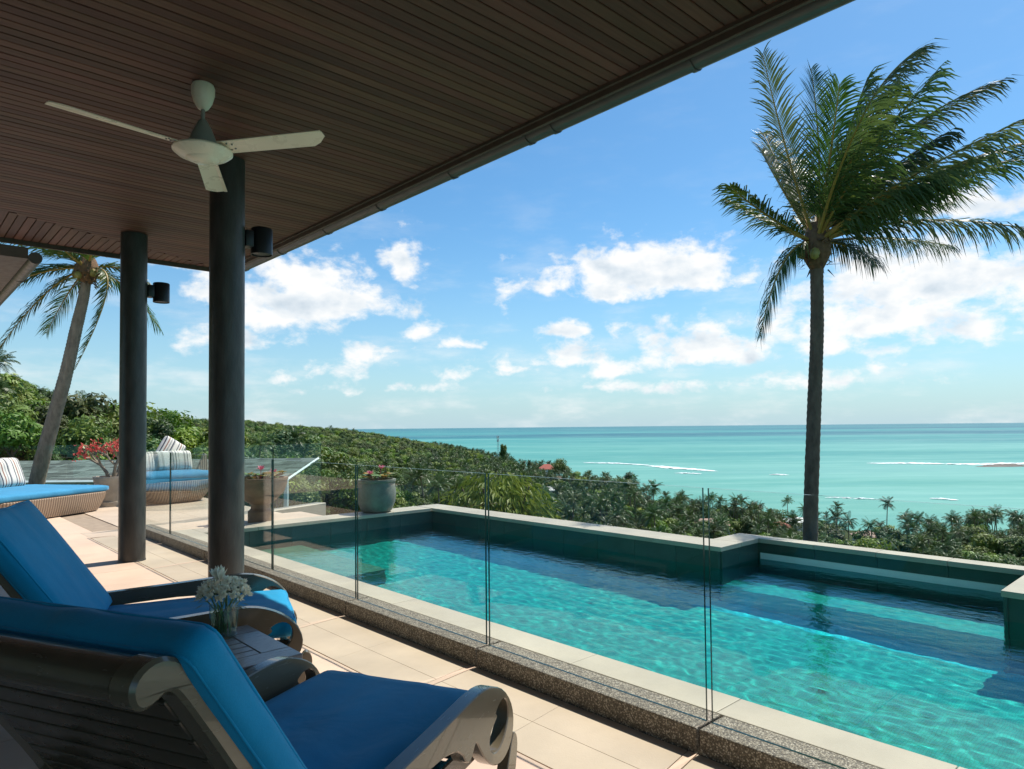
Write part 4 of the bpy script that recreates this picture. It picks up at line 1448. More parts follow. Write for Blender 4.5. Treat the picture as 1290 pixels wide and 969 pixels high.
# =================================================================== TERRAIN AND SEA
ZS = -45.0
PROF = {
    -900: [(12, -3), (60, -6), (150, 0), (500, 60), (900, 85), (1500, 60)],
    -300: [(12, -3), (60, -6), (150, 0), (400, 50), (700, 62), (1500, 30)],
    15: [(12, -3.5), (60, -8), (150, -6), (300, 3), (500, 22), (650, 23), (1100, -14), (1500, -52)],
    100: [(12, -3.5), (60, -9), (150, -10), (330, -3), (540, 11), (700, 11), (1200, -24), (1500, -52)],
    185: [(12, -3.5), (60, -9), (150, -13), (350, -8), (600, 2), (750, 1), (1200, -52)],
    300: [(12, -3.5), (60, -9), (150, -16), (350, -12), (800, 1), (1000, -4), (1400, -52)],
    430: [(12, -3.5), (60, -10), (150, -22), (300, -25), (900, -9), (1100, -16), (1400, -52)],
    520: [(12, -3.5), (60, -12), (150, -28), (300, -32), (850, -23), (1000, -30), (1200, -52)],
    640: [(12, -3.5), (60, -15), (150, -36), (300, -41), (750, -42.5), (800, -44.5), (850, -52)],
    700: [(12, -3.5), (60, -17), (150, -40), (300, -42.5), (590, -43), (625, -44.8), (670, -52)],
    800: [(12, -3.5), (60, -18), (150, -41), (300, -43), (445, -43.5), (475, -44.8), (520, -52)],
    840: [(12, -3.5), (60, -18), (145, -41), (260, -43), (330, -44), (350, -45.3), (400, -52)],
    1290: [(12, -3.5), (60, -18), (140, -40), (200, -43), (305, -44), (330, -45.2), (380, -52)],
    3000: [(12, -3.5), (60, -18), (140, -40), (200, -43), (305, -44), (330, -45.2), (380, -52)],
}
PK = sorted(PROF)
ANG = [math.atan((k - 655) / 863.0) for k in PK]
def prof_z(pr, d):
    if d <= pr[0][0]:
        return pr[0][1]
    for (a, za), (b, zb) in zip(pr, pr[1:]):
        if d <= b:
            t = (d - a) / (b - a)
            t = t * t * (3 - 2 * t) * .5 + t * .5
            return za + (zb - za) * t
    return pr[-1][1]
def ground(th, d):
    th = max(ANG[0], min(ANG[-1], th))
    for i in range(len(ANG) - 1):
        if th <= ANG[i + 1]:
            t = (th - ANG[i]) / (ANG[i + 1] - ANG[i])
            z = prof_z(PROF[PK[i]], d) * (1 - t) + prof_z(PROF[PK[i + 1]], d) * t
            break
    nz = noise.noise(Vector((math.sin(th) * d * .012, math.cos(th) * d * .012, 0))) * min(2.5, d * .01)
    return z + (nz if z > -44 else 0)
vs, fs = [], []
TH = [math.radians(-100 + 200 * i / 160) for i in range(161)]
DS = [0.5, 4, 8, 12, 16, 22, 30, 40, 52, 66, 82, 100, 120, 145, 170, 200, 235, 270, 300, 330, 360, 400, 450, 500, 560, 620, 690, 760, 840, 920, 1000, 1100, 1250, 1500]
for th in TH:
    for d in DS:
        p = RGT * math.sin(th) * d + FWD * math.cos(th) * d
        vs.append((p.x, p.y, ground(th, d) if d >= 12 else -3.5))
nd = len(DS)
for i in range(len(TH) - 1):
    for j in range(nd - 1):
        fs.append((i * nd + j, i * nd + j + 1, (i + 1) * nd + j + 1, (i + 1) * nd + j))
MB().add(vs, fs).obj('hillside_ground', M_GROUND, smooth=180, kind='structure')
sea_me = MB()
n_ = 64
rings = [200, 1000, 5000, 20000, 60000]
sv, sfc = [], []
for r in rings:
    for k in range(n_):
        t = 2 * PI * k / n_
        sv.append((r * math.cos(t), r * math.sin(t), 0))
for i in range(len(rings) - 1):
    for k in range(n_):
        k2 = (k + 1) % n_
        sfc.append((i * n_ + k, i * n_ + k2, (i + 1) * n_ + k2, (i + 1) * n_ + k))
sea = sea_me.add(sv, sfc).obj('sea', M_SEA, kind='structure')
sea.location = (0, 0, ZS)
sea.rotation_euler = (0, 0, math.atan2(FWD.y, FWD.x))

def foam(points, wid=6):
    """breaking wave: a drift of ragged foam patches along a line (right, ahead in metres)"""
    rn = random.Random(len(points) * 7 + int(points[0][0]))
    mb = MB()
    tot = sum(math.dist(a, b) for a, b in zip(points, points[1:]))
    n = int(tot * 1.1) + 20
    for k in range(n):
        s_ = rn.random()
        x = s_ * (len(points) - 1)
        i = min(len(points) - 2, int(x))
        a, b = points[i], points[i + 1]
        f = x - i
        e = math.sin(PI * s_) ** .45
        body = .35 + .65 * max(0, noise.noise(Vector((s_ * tot * .025, wid, 0))) + .55)
        off = rn.gauss(0, .42) * wid * e * body
        c = cam_pt(a[0] + (b[0] - a[0]) * f, a[1] + (b[1] - a[1]) * f + off + noise.noise(Vector((s_ * tot * .012, 4, 0))) * wid, ZS + .25 + .5 * rn.random() * e)
        L_, D_ = rn.uniform(1.5, 5.5) * (wid / 9) ** .4, rn.uniform(.5, 2.2) * (wid / 9) ** .5
        vs = []
        for q in range(8):
            t = 2 * PI * q / 8
            r = rn.uniform(.6, 1.1)
            vs.append(c + RGT * math.cos(t) * L_ * r + FWD * math.sin(t) * D_ * r)
        mb.add(vs + [c + Vector((0, 0, .35 * e))], [(q, (q + 1) % 8, 8) for q in range(8)])
    return mb.obj('surf', M_SURF, kind='stuff')
KD = 863 * 46.4
def sea_at(u, v):
    """where a sight line right of / below the horizon meets the sea: (right, ahead) metres"""
    hv = 538 - .0098 * (u - 645)
    d = KD / (v - hv)
    return ((u - 655) / 863 * d, d)
foam([sea_at(818, 587), sea_at(850, 590), sea_at(897, 593)], wid=26)
foam([sea_at(735, 583), sea_at(775, 584), sea_at(815, 586)], wid=10)
foam([sea_at(850, 596), sea_at(880, 597)], wid=5)
foam([sea_at(1092, 583.5), sea_at(1150, 584), sea_at(1220, 584.5), sea_at(1300, 584), sea_at(1400, 584)], wid=24)
foam([sea_at(970, 598), sea_at(990, 598.5)], wid=4)
foam([sea_at(1040, 627), sea_at(1100, 629)], wid=2)
foam([sea_at(1170, 628), sea_at(1200, 630)], wid=2)
rk = [sea_at(1226, 588), sea_at(1250, 587.4), sea_at(1275, 587), sea_at(1300, 588)]
mb = MB()
vs, fs = [], []
random.seed(2)
for i in range(24):
    t = i / 23 * 3
    a, b = rk[min(2, int(t))], rk[min(2, int(t)) + 1]
    tt = t - min(2, int(t))
    c = cam_pt(a[0] + (b[0] - a[0]) * tt, a[1] + (b[1] - a[1]) * tt, ZS)
    e = math.sin(PI * i / 23)
    vs += [c - FWD * (11 * e + .3), c + Vector((0, 0, 3.2 * e * random.uniform(.6, 1) + .1)), c + FWD * (8 * e + .3)]
for i in range(23):
    fs += [(3 * i, 3 * i + 1, 3 * i + 4, 3 * i + 3), (3 * i + 1, 3 * i + 2, 3 * i + 5, 3 * i + 4)]
tag(mb.add(vs, fs).obj('reef_rock', M_ROCK), 'low dark strip of rock awash in front of the long surf line', 'rock')

# =================================================================== TREES (far)
def crown_mesh(name, seed, R, H, z0, nl, nleaf, lsz, mat, flat=.75):
    rnd = random.Random(seed)
    mb = MB()
    lobes = []
    for k in range(nl):
        th = rnd.uniform(0, 2 * PI)
        rr = R * rnd.uniform(.15, .62)
        z = z0 + H * rnd.uniform(.18, .8)
        lr = R * rnd.uniform(.32, .52)
        lobes.append((Vector((math.cos(th) * rr, math.sin(th) * rr, z)), lr))
    lobes.append((Vector((0, 0, z0 + H * .55)), R * .55))
    for c, lr in lobes:
        for q in range(int(nleaf / len(lobes))):
            dv = Vector((rnd.gauss(0, 1), rnd.gauss(0, 1), rnd.gauss(.25, 1))).normalized()
            rad = lr * rnd.uniform(.62, 1.06)
            p = c + Vector((dv.x * rad, dv.y * rad, dv.z * rad * flat))
            nrm = (dv + Vector((rnd.gauss(0, .28), rnd.gauss(0, .28), rnd.gauss(.30, .25)))).normalized()
            a = nrm.cross(Vector((rnd.gauss(0, 1), rnd.gauss(0, 1), rnd.gauss(0, 1)))).normalized()
            b = nrm.cross(a)
            s = lsz * rnd.uniform(.55, 1.25)
            mb.add([p - a * s, p + b * s * .55 - nrm * s * .18, p + a * s, p - b * s * .55 - nrm * s * .18], [(0, 1, 2), (0, 2, 3)])
    return mb.mesh(name, mat)
def trunk_mesh(h, r, seed):
    rnd = random.Random(seed)
    mb = MB()
    top = Vector((rnd.uniform(-.4, .4), rnd.uniform(-.4, .4), h))
    mb.tube([(0, 0, -1.5), (top.x * .3, top.y * .3, h * .5), top], [r, r * .75, r * .5], 7)
    for k in range(4):
        th = 2 * PI * k / 4 + rnd.uniform(0, 1)
        mb.tube([(top.x * .3, top.y * .3, h * .55), (math.cos(th) * h * .22, math.sin(th) * h * .22, h * .85), (math.cos(th) * h * .34, math.sin(th) * h * .34, h * 1.05)], [r * .5, r * .35, r * .15], 5)
    return mb.mesh('trunk', M_TRUNK, 180)
BROAD = []
for k, (R, H, z0) in enumerate([(4.2, 6.0, 3.2), (5.0, 6.6, 3.6), (3.6, 7.2, 3.0), (4.6, 5.2, 2.6), (3.2, 5.0, 2.0)]):
    BROAD.append((trunk_mesh(z0 + H * .3, .28, k), crown_mesh('crown', 30 + k, R, H, z0, (9, 14, 11, 6, 7)[k], 1700, (.46, .40, .36, .50, .34)[k], M_LEAF_DARK if k == 2 else M_LEAF, (.75, .7, 1.15, .6, .85)[k])))
def small_palm(seed, h):
    rnd = random.Random(seed)
    t = MB()
    lean = Vector((rnd.uniform(-1.2, 1.2), rnd.uniform(-1.2, 1.2), 0))
    pts = [Vector((lean.x * (q / 6) ** 2, lean.y * (q / 6) ** 2, -1 + (h + 1) * q / 6)) for q in range(7)]
    t.tube(pts, [.20, .16, .14, .13, .13, .12, .13], 7)
    top = pts[-1]
    c = MB()
    nf = 24
    for k in range(nf):
        th = 2 * PI * k * .381966 * 1.0 + rnd.uniform(-.2, .2)
        el_ = math.radians(rnd.uniform(-28, 78))
        L_ = rnd.uniform(2.5, 3.4)
        d = Vector((math.cos(th) * math.cos(el_), math.sin(th) * math.cos(el_), math.sin(el_)))
        p = top.copy()
        seg = 9
        for q in range(seg):
            nxt = p + d * (L_ / seg)
            side = d.cross(Vector((0, 0, 1))).normalized() if abs(d.z) < .99 else Vector((1, 0, 0))
            up = side.cross(d)
            if q > 0:
                for s in (1, -1):
                    for e in (0, .5):
                        b0 = p.lerp(nxt, e)
                        ll = .85 * math.sin(PI * min(1, (q + e + .8) / (seg + 1.2))) ** .6
                        tip = b0 + side * s * ll * .75 + d * ll * .45 - Vector((0, 0, ll * rnd.uniform(.25, .55)))
                        mid = b0.lerp(tip, .5) + Vector((0, 0, .06))
                        wv = d * .075
                        c.add([b0 - wv * .5, b0 + wv * .5, mid + wv * .6, tip, mid - wv * .6], [(0, 1, 2, 3, 4)])
            c.add([p - side * .03, p + side * .03, nxt + side * .02, nxt - side * .02], [(0, 1, 2, 3)])
            p = nxt
            d = (d + Vector((0, 0, -.13 - .05 * q / seg))).normalized()
    return t.mesh('trunk', M_BARK_GREY, 180), c.mesh('crown', M_LEAF_PALM)
PALMS = [small_palm(50 + k, h) for k, h in enumerate((9.5, 11.5, 8.0, 10.5))]

def wpt(th, d, dz=0):
    p = RGT * math.sin(th) * d + FWD * math.cos(th) * d
    return Vector((p.x, p.y, ground(th, d) + dz))
def px_of(p):
    q = p - Vector((0, 0, EYE))
    dd = q.dot(_f)
    if dd < 1:
        return None
    return PX + F_PX * q.dot(_r) / dd, PY - F_PX * q.dot(_u) / dd
rnd = random.Random(77)
cand = []
d = 60.0
while d < 1050:
    step = 4.2 if d < 90 else (5.2 if d < 350 else 6.6)
    th = math.radians(-58)
    while th < math.radians(47):
        dd = d + rnd.uniform(-.5, .5) * step
        t2 = th + rnd.uniform(-.5, .5) * step / d
        th += step / d
        z = ground(t2, dd)
        if z < ZS + .9:
            continue
        u = 655 + 863 * math.tan(t2)
        if dd < (150 if u < 480 else 125 if u < 830 else 85):
            continue
        # share of palms: many on the coastal plain, few on the wooded hill
        plain = 1.0 if z < -38 else (0.55 if z < -30 and u > 380 else 0.05)
        if u > 1000 and dd < 240:
            plain *= .35
        is_palm = rnd.random() < plain * .68
        cand.append((t2, dd, z, u, is_palm, rnd.random(), rnd.random(), rnd.random()))
    d += step * .92
# clear the plots where houses, pavilion and resort pool stand
PLOTS = [(-.42, 20, .36, 34)]
HOUSES = [  # px of roof centre, distance, width, depth, wall height, roof height, roof material, label
    (688, 560, 14, 10, 4.5, 4.0, M_RED_ROOF, 'red tiled roof house beside the big dark tree on the headland', 7.0),
    (703, 500, 11, 8, 3.5, 2.6, M_PINK_ROOF, 'low pink roofed house just below the red tiled one', 4.0),
    (690, 400, 9, 7, 3.2, 2.0, M_WHITE_PAINT, 'small white flat roofed building among the palms, left one of the pair', 5.0),
    (893, 262, 16, 8, 3.5, 2.4, M_PINK_ROOF, 'long pinkish roof by the shore palms, behind the corner of the pool', 4.0),
    (1002, 285, 10, 8, 5.0, 1.6, M_WHITE_PAINT, 'white beach house left of the tall palm trunk', 2.0),
    (978, 270, 8, 7, 4.2, 2.2, M_RED_ROOF, 'reddish roof half hidden by trees left of the white beach house', 2.0),
    (1218, 118, 8, 7, 3.0, 2.4, M_PINK_ROOF, 'brownish pitched roof just behind the pool wall at the right', 2.5),
    (1095, 250, 12, 7, 3.2, 2.0, M_PINK_ROOF, 'pale roof among the trees right of the tall palm trunk', 3.0),
]
def blocked(th, dd):
    for h in HOUSES:
        a = math.atan((h[0] - 655) / 863)
        half = (h[2] * .75) / h[1]
        if abs(th - a) < half and h[1] - 16 < dd < h[1] + 8:
            return True
    a = math.atan((934 - 655) / 863)
    if abs(th - a) < .022 and 170 < dd < 262:
        return True
    # pavilion plot
    p = RGT * math.sin(th) * dd + FWD * math.cos(th) * dd
    r_, f_ = p.dot(RGT), p.dot(FWD)
    if -30 < r_ < -5 and f_ < 46:
        return True
    if f_ < 40 and r_ < 9:
        return True
    if r_ > 9 and dd < 48:
        return True
    return False
cand = [c for c in cand if not blocked(c[0], c[1])]
def wall_line(u):
    if u < 60: return 600
    if u < 555: return 606 + (u - 60) * .06
    if u < 905: return 640 + .139 * (u - 555)
    return 672 + .128 * (u - 950)
scored = []
for c in cand:
    hgt = (10.5 if c[4] else 9) * (.75 + .5 * c[5])
    s = px_of(wpt(c[0], c[1], hgt * .9))
    if s and -20 < s[0] < 1310 and s[1] < wall_line(s[0]) - 3:
        scored.append((hgt / c[1], c))
scored.sort(key=lambda q: -q[0])
nb_, np_, chosen = 0, 0, []
for sc_, c in scored:
    if c[4] and np_ < 150:
        np_ += 1
        chosen.append(c)
    elif not c[4] and nb_ < 150:
        nb_ += 1
        chosen.append(c)
chs = set(id(c) for c in chosen)
first = {}
for c in chosen:
    th, dd, z, u, isp, r1_, r2_, r3_ = c
    kind = int(r2_ * 3.999) if isp else int(r2_ * 4.999)
    key = (isp, kind)
    loc = wpt(th, dd, -.3)
    size = 'small' if r1_ < .36 else ('medium-sized' if r1_ < .70 else 'large')
    if u < 430:
        place = ('low on the left hillside' if dd < 260 else 'half way up the left hillside' if dd < 420 else 'high on the left hillside near the skyline')
    elif u < 830:
        place = ('in the near part of the grove below the pool wall' if dd < 200 else 'in the middle of the grove below the pool wall' if dd < 340 else 'at the far side of the grove towards the headland')
    else:
        place = ('just below the right part of the pool wall' if dd < 160 else 'between the pool wall and the shore at right' if dd < 245 else 'along the shore line beyond the right part of the pool')
    if isp:
        nm, cat = 'coconut_palm', 'palm tree'
        lab = '%s coconut palm %s' % (size, place)
    else:
        nm, cat = 'broadleaf_tree', 'tree'
        lab = '%s bushy broadleaf tree %s' % (size, place)
    grp = lab.replace('palm ', 'palms ', 1) if isp else lab.replace('tree ', 'trees ', 1)
    t = thing(nm, lab, cat, loc, r3_ * 6.28, grp)
    t.scale = ((.68 + .72 * r1_ * r1_ + .1 * r1_) * (1.42 if u < 430 and dd > 200 else (1.2 if isp and 430 <= u < 830 else (.92 if u >= 830 else 1.0))),) * 3
    tm, cm = (PALMS if isp else BROAD)[kind]
    link('trunk', tm, t)
    link('crown', cm, t)
# the rest of the forest: one mass, instanced on points
protos = bpy.data.collections.new('forest_kinds')
for k, (tm, cm) in enumerate(BROAD):
    bm = bmesh.new(); bm.from_mesh(cm)
    me = cm.copy()
    bm.free()
    o = bpy.data.objects.new('broadleaf_kind', me)
    protos.objects.link(o)
pal_c = bpy.data.collections.new('palm_kinds')
for k, (tm, cm) in enumerate(PALMS):
    bm = bmesh.new(); bm.from_mesh(cm); n0 = len(bm.faces)
    bm.from_mesh(tm)
    for f in list(bm.faces)[n0:]:
        f.material_index = 1
    me = bpy.data.meshes.new('palm_kind')
    bm.to_mesh(me); bm.free()
    me.materials.append(M_LEAF_PALM); me.materials.append(M_BARK_GREY)
    o = bpy.data.objects.new('palm_kind', me)
    pal_c.objects.link(o)
def scatter(name, pts, coll, seed):
    me = bpy.data.meshes.new(name)
    me.from_pydata([tuple(p) for p in pts], [], [])
    o = link(name, me, kind='stuff')
    ng = bpy.data.node_groups.new(name + '_scatter', 'GeometryNodeTree')
    ng.interface.new_socket('Geometry', in_out='INPUT', socket_type='NodeSocketGeometry')
    ng.interface.new_socket('Geometry', in_out='OUTPUT', socket_type='NodeSocketGeometry')
    t = NT(ng)
    gi, go = t.n('NodeGroupInput'), t.n('NodeGroupOutput')
    ci = t.n('GeometryNodeCollectionInfo')
    ci.inputs['Collection'].default_value = coll
    ci.inputs['Separate Children'].default_value = True
    ci.inputs['Reset Children'].default_value = True
    iop = t.n('GeometryNodeInstanceOnPoints')
    iop.inputs['Pick Instance'].default_value = True
    rv = t.n('FunctionNodeRandomValue', data_type='FLOAT_VECTOR')
    rv.inputs[0].default_value = (-.05, -.05, 0)
    rv.inputs[1].default_value = (.05, .05, 6.283)
    rv.inputs['Seed'].default_value = seed
    rs = t.n('FunctionNodeRandomValue', data_type='FLOAT')
    rs.inputs[2].default_value = .75
    rs.inputs[3].default_value = 1.25
    rs.inputs['Seed'].default_value = seed + 1
    t.link(gi.outputs[0], iop.inputs['Points'])
    t.link(ci.outputs[0], iop.inputs['Instance'])
    t.link(rv.outputs[0], iop.inputs['Rotation'])
    t.link(rs.outputs[1], iop.inputs['Scale'])
    t.link(iop.outputs[0], go.inputs[0])
    md = o.modifiers.new('scatter', 'NODES')
    md.node_group = ng
    return o
rest = [c for c in cand if id(c) not in chs]
scatter('broadleaf_forest', [wpt(c[0], c[1], -.3 - (1.2 if c[1] < 90 else 0)) for c in rest if not c[4]], protos, 3)
scatter('palm_forest', [wpt(c[0], c[1], -.3 - (2.5 if c[1] < 90 else 0)) for c in rest if c[4]], pal_c, 5)

# distinctive far trees
def lone(kind, u, d, s, name, label, cat='tree', rz=0, dz=-.3):
    th = math.atan((u - 655) / 863.0)
    t = thing(name, label, cat, wpt(th, d / math.cos(th), dz), rz)
    t.scale = (s, s, s) if isinstance(s, (int, float)) else s
    link('trunk', kind[0], t)
    link('crown', kind[1], t)
    return t
conif = (trunk_mesh(6, .3, 91), crown_mesh('crown', 92, 2.3, 10, 3, 14, 1600, .4, M_LEAF_DARK, 1.3))
lone(conif, 633, 640, (1.7, 1.7, 2.2), 'conifer_tree', 'dark pointed tree standing right beside the radio mast')
lone(BROAD[1], 704, 520, 2.0, 'broadleaf_tree', 'big dark round tree just right of the red tiled roof', dz=1.5)
lone(BROAD[0], 724, 520, 1.35, 'broadleaf_tree', 'round dark tree on the headland, right of the biggest one')
feather = (trunk_mesh(8, .25, 93), crown_mesh('crown', 94, 3.4, 9, 3.5, 18, 1500, .34, M_LEAF_PALM, 1.5))
lone(feather, 790, 455, (1.7, 1.7, 1.25), 'casuarina_tree', 'feathery grey-green tree at the tip of the headland')
lone(feather, 1020, 300, (.9, .9, 1.35), 'casuarina_tree', 'tall thin feathery tree behind the tall palm trunk at the shore')
lone(BROAD[1], 1090, 175, 1.45, 'broadleaf_tree', 'largest rounded dark tree right of the tall palm trunk', dz=0)
lone(PALMS[1], 990, 300, 1.1, 'coconut_palm', 'single coconut palm rising against the sea beside the white beach house', 'palm tree')
lone(PALMS[0], 880, 285, 1.25, 'coconut_palm', 'tallest shore palm behind the glass joint at the pool corner', 'palm tree')
lone(PALMS[1], 896, 292, 1.2, 'coconut_palm', 'shore palm right of the glass joint at the pool corner', 'palm tree')
lone(PALMS[3], 858, 290, 1.2, 'coconut_palm', 'shore palm left of the glass joint, beside a twin', 'palm tree')

# houses by the shore
def house(u, d, w_, dp, hw, hr, rm, label, lift):
    th = math.atan((u - 655) / 863.0)
    dd = d / math.cos(th)
    g = wpt(th, dd)
    t = thing('beach_house', label, 'house', (g.x, g.y, g.z + lift - 1), math.atan2(RGT.y, RGT.x) + random.uniform(-.3, .3))
    MB().box(-w_ / 2, w_ / 2, -dp / 2, dp / 2, -4, hw).obj('walls', M_WHITE_PAINT, t)
    o_ = .7
    a, b = w_ / 2 + o_, dp / 2 + o_
    rg = max(.4, w_ / 2 - dp / 2)
    MB().add([(-a, -b, hw - .15), (a, -b, hw - .15), (a, b, hw - .15), (-a, b, hw - .15), (-rg, 0, hw + hr), (rg, 0, hw + hr), (-a, -b, hw + .05), (a, -b, hw + .05), (a, b, hw + .05), (-a, b, hw + .05)],
             [(0, 1, 2, 3), (0, 6, 7, 1), (1, 7, 8, 2), (2, 8, 9, 3), (3, 9, 6, 0), (6, 4, 5, 7), (7, 5, 8), (8, 5, 4, 9), (9, 4, 6)]).obj('roof', rm, t)
    k = max(2, int(w_ / 3.2))
    for i in range(k):
        x = -w_ / 2 + w_ * (i + .5) / k
        MB().box(x - .7, x + .7, -dp / 2 - .06, -dp / 2 + .05, hw - 2.4, hw - .9).obj('window', M_DARKGLASS, t)
for h in HOUSES:
    house(*h)
# resort pool by the shore
th = math.atan((934 - 655) / 863)
g = wpt(th, 232)
rp = thing('resort_pool', 'small turquoise resort pool down by the shore between trees', 'pool', (g.x, g.y, g.z + .6), math.atan2(RGT.y, RGT.x))
MB().box(-5, 5, -16, 12, -1, .25).obj('pool_deck', M_WHITE_PAINT, rp)
MB().box(-3.4, 3.4, -14, 9, .1, .30).obj('water', pbr('resort_water', (0.10, 0.60, 0.58), .2, .05, 1), rp)
# radio mast
th = math.atan((627 - 655) / 863)
g = wpt(th, 690)
mast = thing('radio_mast', 'thin lattice radio mast rising above the palms against the sea', 'mast', (g.x, g.y, g.z))
mb = MB()
Hm = 33
for sx, sy in ((-1, -1), (1, -1), (1, 1), (-1, 1)):
    mb.tube([(sx * 1.0, sy * 1.0, 0), (sx * .5, sy * .5, Hm)], .09, 4)
mb.obj('mast_leg', M_MAST, mast)
mb = MB()
for k in range(14):
    z0, z1 = Hm * k / 14, Hm * (k + 1) / 14
    w0, w1 = 1 - .5 * k / 14, 1 - .5 * (k + 1) / 14
    s = 1 if k % 2 else -1
    mb.tube([(-w0 * s, -w0, z0), (w1 * s, -w1, z1)], .05, 4).tube([(-w0 * s, w0, z0), (w1 * s, w1, z1)], .05, 4).tube([(-w0, -w0 * s, z0), (-w1, w1 * s, z1)], .05, 4).tube([(w0, -w0 * s, z0), (w1, w1 * s, z1)], .05, 4)
mb.obj('bracing', M_MAST, mast)
for k, z in enumerate((Hm - 1.5, Hm - 5)):
    for a in (0, 2.1, 4.2):
        mb = MB().box(.7, 1.3, -.35, .35, z - 1.2, z + 1.2, mat=Rz(a + k))
        mb.obj('antenna', M_WHITE_PAINT, mast)

# =================================================================== HERO PALMS
WIND = RGT * 1.0
def frond(par, poly, leaflen, droop, seed, wind=.35, wd=.020, nleaf=54, start=.14, stalk_r=.022):
    """a frond along a smooth line; leaflets in two ranks, bent by gravity and wind"""
    rn = random.Random(seed)
    p0, p1, p2 = [Vector(p) for p in poly]
    N = 22
    line = [(p0 * (1 - t) ** 2 + p1 * 2 * t * (1 - t) + p2 * t * t) for t in [i / N for i in range(N + 1)]]
    mb = MB()
    mb.tube(line, [stalk_r * (1 - .85 * i / N) + .002 for i in range(N + 1)], 6, mi=1)
    Ltot = sum((line[i + 1] - line[i]).length for i in range(N))
    for k in range(nleaf):
        t = start + (1 - start) * (k + .5) / nleaf
        x = t * N
        i = min(N - 1, int(x))
        b = line[i].lerp(line[i + 1], x - i)
        d = (line[i + 1] - line[i]).normalized()
        side = d.cross(Vector((0, 0, 1)))
        side = side.normalized() if side.length > .05 else RGT.copy()
        up = side.cross(d).normalized()
        ll0 = leaflen * max(.42, math.sin(PI * min(1, .20 + .74 * (k + .5) / nleaf)) ** .5)
        if t > .93:
            ll0 *= .8
        for s in (1, -1):
            if rn.random() < .05:
                continue
            ll = ll0 * rn.uniform(.66, 1.14)
            dirn = (side * s * .62 + d * (.62 + .55 * t) + up * .28 + WIND * wind * rn.uniform(.5, 1.2)).normalized()
            tip = b
            prev = b
            pts = [b]
            dv = dirn
            for q in range(3):
                dv = (dv + Vector((0, 0, -droop * (.35 + .4 * q) * rn.uniform(.4, 1.7))) + WIND * wind * .25).normalized()
                prev = prev + dv * ll / 3
                pts.append(prev)
            wv = d * wd * .9 + up * wd * rn.uniform(-.3, .3)
            vs = [pts[0] - wv * .4, pts[0] + wv * .4, pts[1] + wv * .75, pts[2] + wv * .5, pts[3], pts[2] - wv * .5, pts[1] - wv * .75]
            mb.add(vs, [(0, 1, 2, 6), (6, 2, 3, 5), (5, 3, 4)])
    return mb.obj('frond', [M_FROND, M_STALK], par, fixn=False)
def palm_trunk(par, pts, r0, r1, mat, rings=60):
    P_ = [Vector(p) for p in pts]
    # smooth the line, then add leaf-scar rings
    line, rad = [], []
    n = len(P_) - 1
    M_ = rings * 2
    for i in range(M_ + 1):
        t = i / M_ * n
        k = min(n - 1, int(t))
        f = t - k
        a = P_[max(0, k - 1)]; b = P_[k]; c = P_[k + 1]; e = P_[min(n, k + 2)]
        q = .5 * ((2 * b) + (c - a) * f + (2 * a - 5 * b + 4 * c - e) * f * f + (3 * b - a - 3 * c + e) * f ** 3)
        line.append(q)
        tt = i / M_
        r = r0 + (r1 - r0) * tt + .10 * r0 * max(0, 1 - tt * 9)
        rad.append(r * (1.0 if i % 2 else 1.055) * (1 + .03 * noise.noise(Vector((i * .3, r0 * 10, 0)))))
    return MB().tube(line, rad, 14).obj('trunk', mat, par, smooth=35)

# right palm: crown heart, local axes (right, ahead, up) in metres
hp = cam_pt((1033 - 655) / 863 * 13, 13, 0)
pr_ = thing('tall_coconut_palm', 'tall windswept coconut palm with dark straight trunk behind the pool wall', 'palm tree', (hp.x, hp.y, 0))
def loc3(r_, f_, u_):
    v = RGT * r_ + FWD * f_
    return (v.x, v.y, u_)
top_z = 4.72
palm_trunk(pr_, [loc3(-.30, 0, -6.5), loc3(-.25, 0, -3), loc3(-.24, 0, -.8), loc3(-.08, .1, 1.5), loc3(.0, .05, 3.2), loc3(0, 0, top_z - .15)], .142, .112, M_BARK_DARK, 75)
mb = MB()
mb.lathe([(.12, -.35), (.20, -.2), (.27, -.05), (.26, .12), (.20, .35), (.10, .55)], 14, cz=top_z)
rn = random.Random(5)
for k in range(70):
    a = rn.uniform(0, 2 * PI)
    z = rn.uniform(-.35, .3)
    p = Vector((math.cos(a) * .22, math.sin(a) * .22, top_z + z))
    dv = Vector((math.cos(a), math.sin(a), rn.uniform(-1.2, .4))).normalized()
    sd = dv.cross(Vector((0, 0, 1))).normalized() * .03
    mb.add([p - sd, p + sd, p + dv * rn.uniform(.12, .28)], [(0, 1, 2)])
mb.obj('crown_heart', M_FIBRE, pr_, fixn=False)
for k in range(2):
    a = 2.2 + k * 1.25
    o = MB().lathe([(0, -.12), (.07, -.08), (.095, 0), (.07, .08), (0, .12)], 10).obj('coconut', M_COCONUT, pr_, smooth=180)
    o.location = (math.cos(a) * .27, math.sin(a) * .27, top_z - .02 - .08 * (k % 2))
H0 = (0, 0, top_z + .15)
def PXL(u, v, f_=0.0):
    """metres right / up of the trunk foot for a frond tip"""
    return loc3((u - 1033) / 66.4, f_, 1.42 + (534 - v) / 66.4)
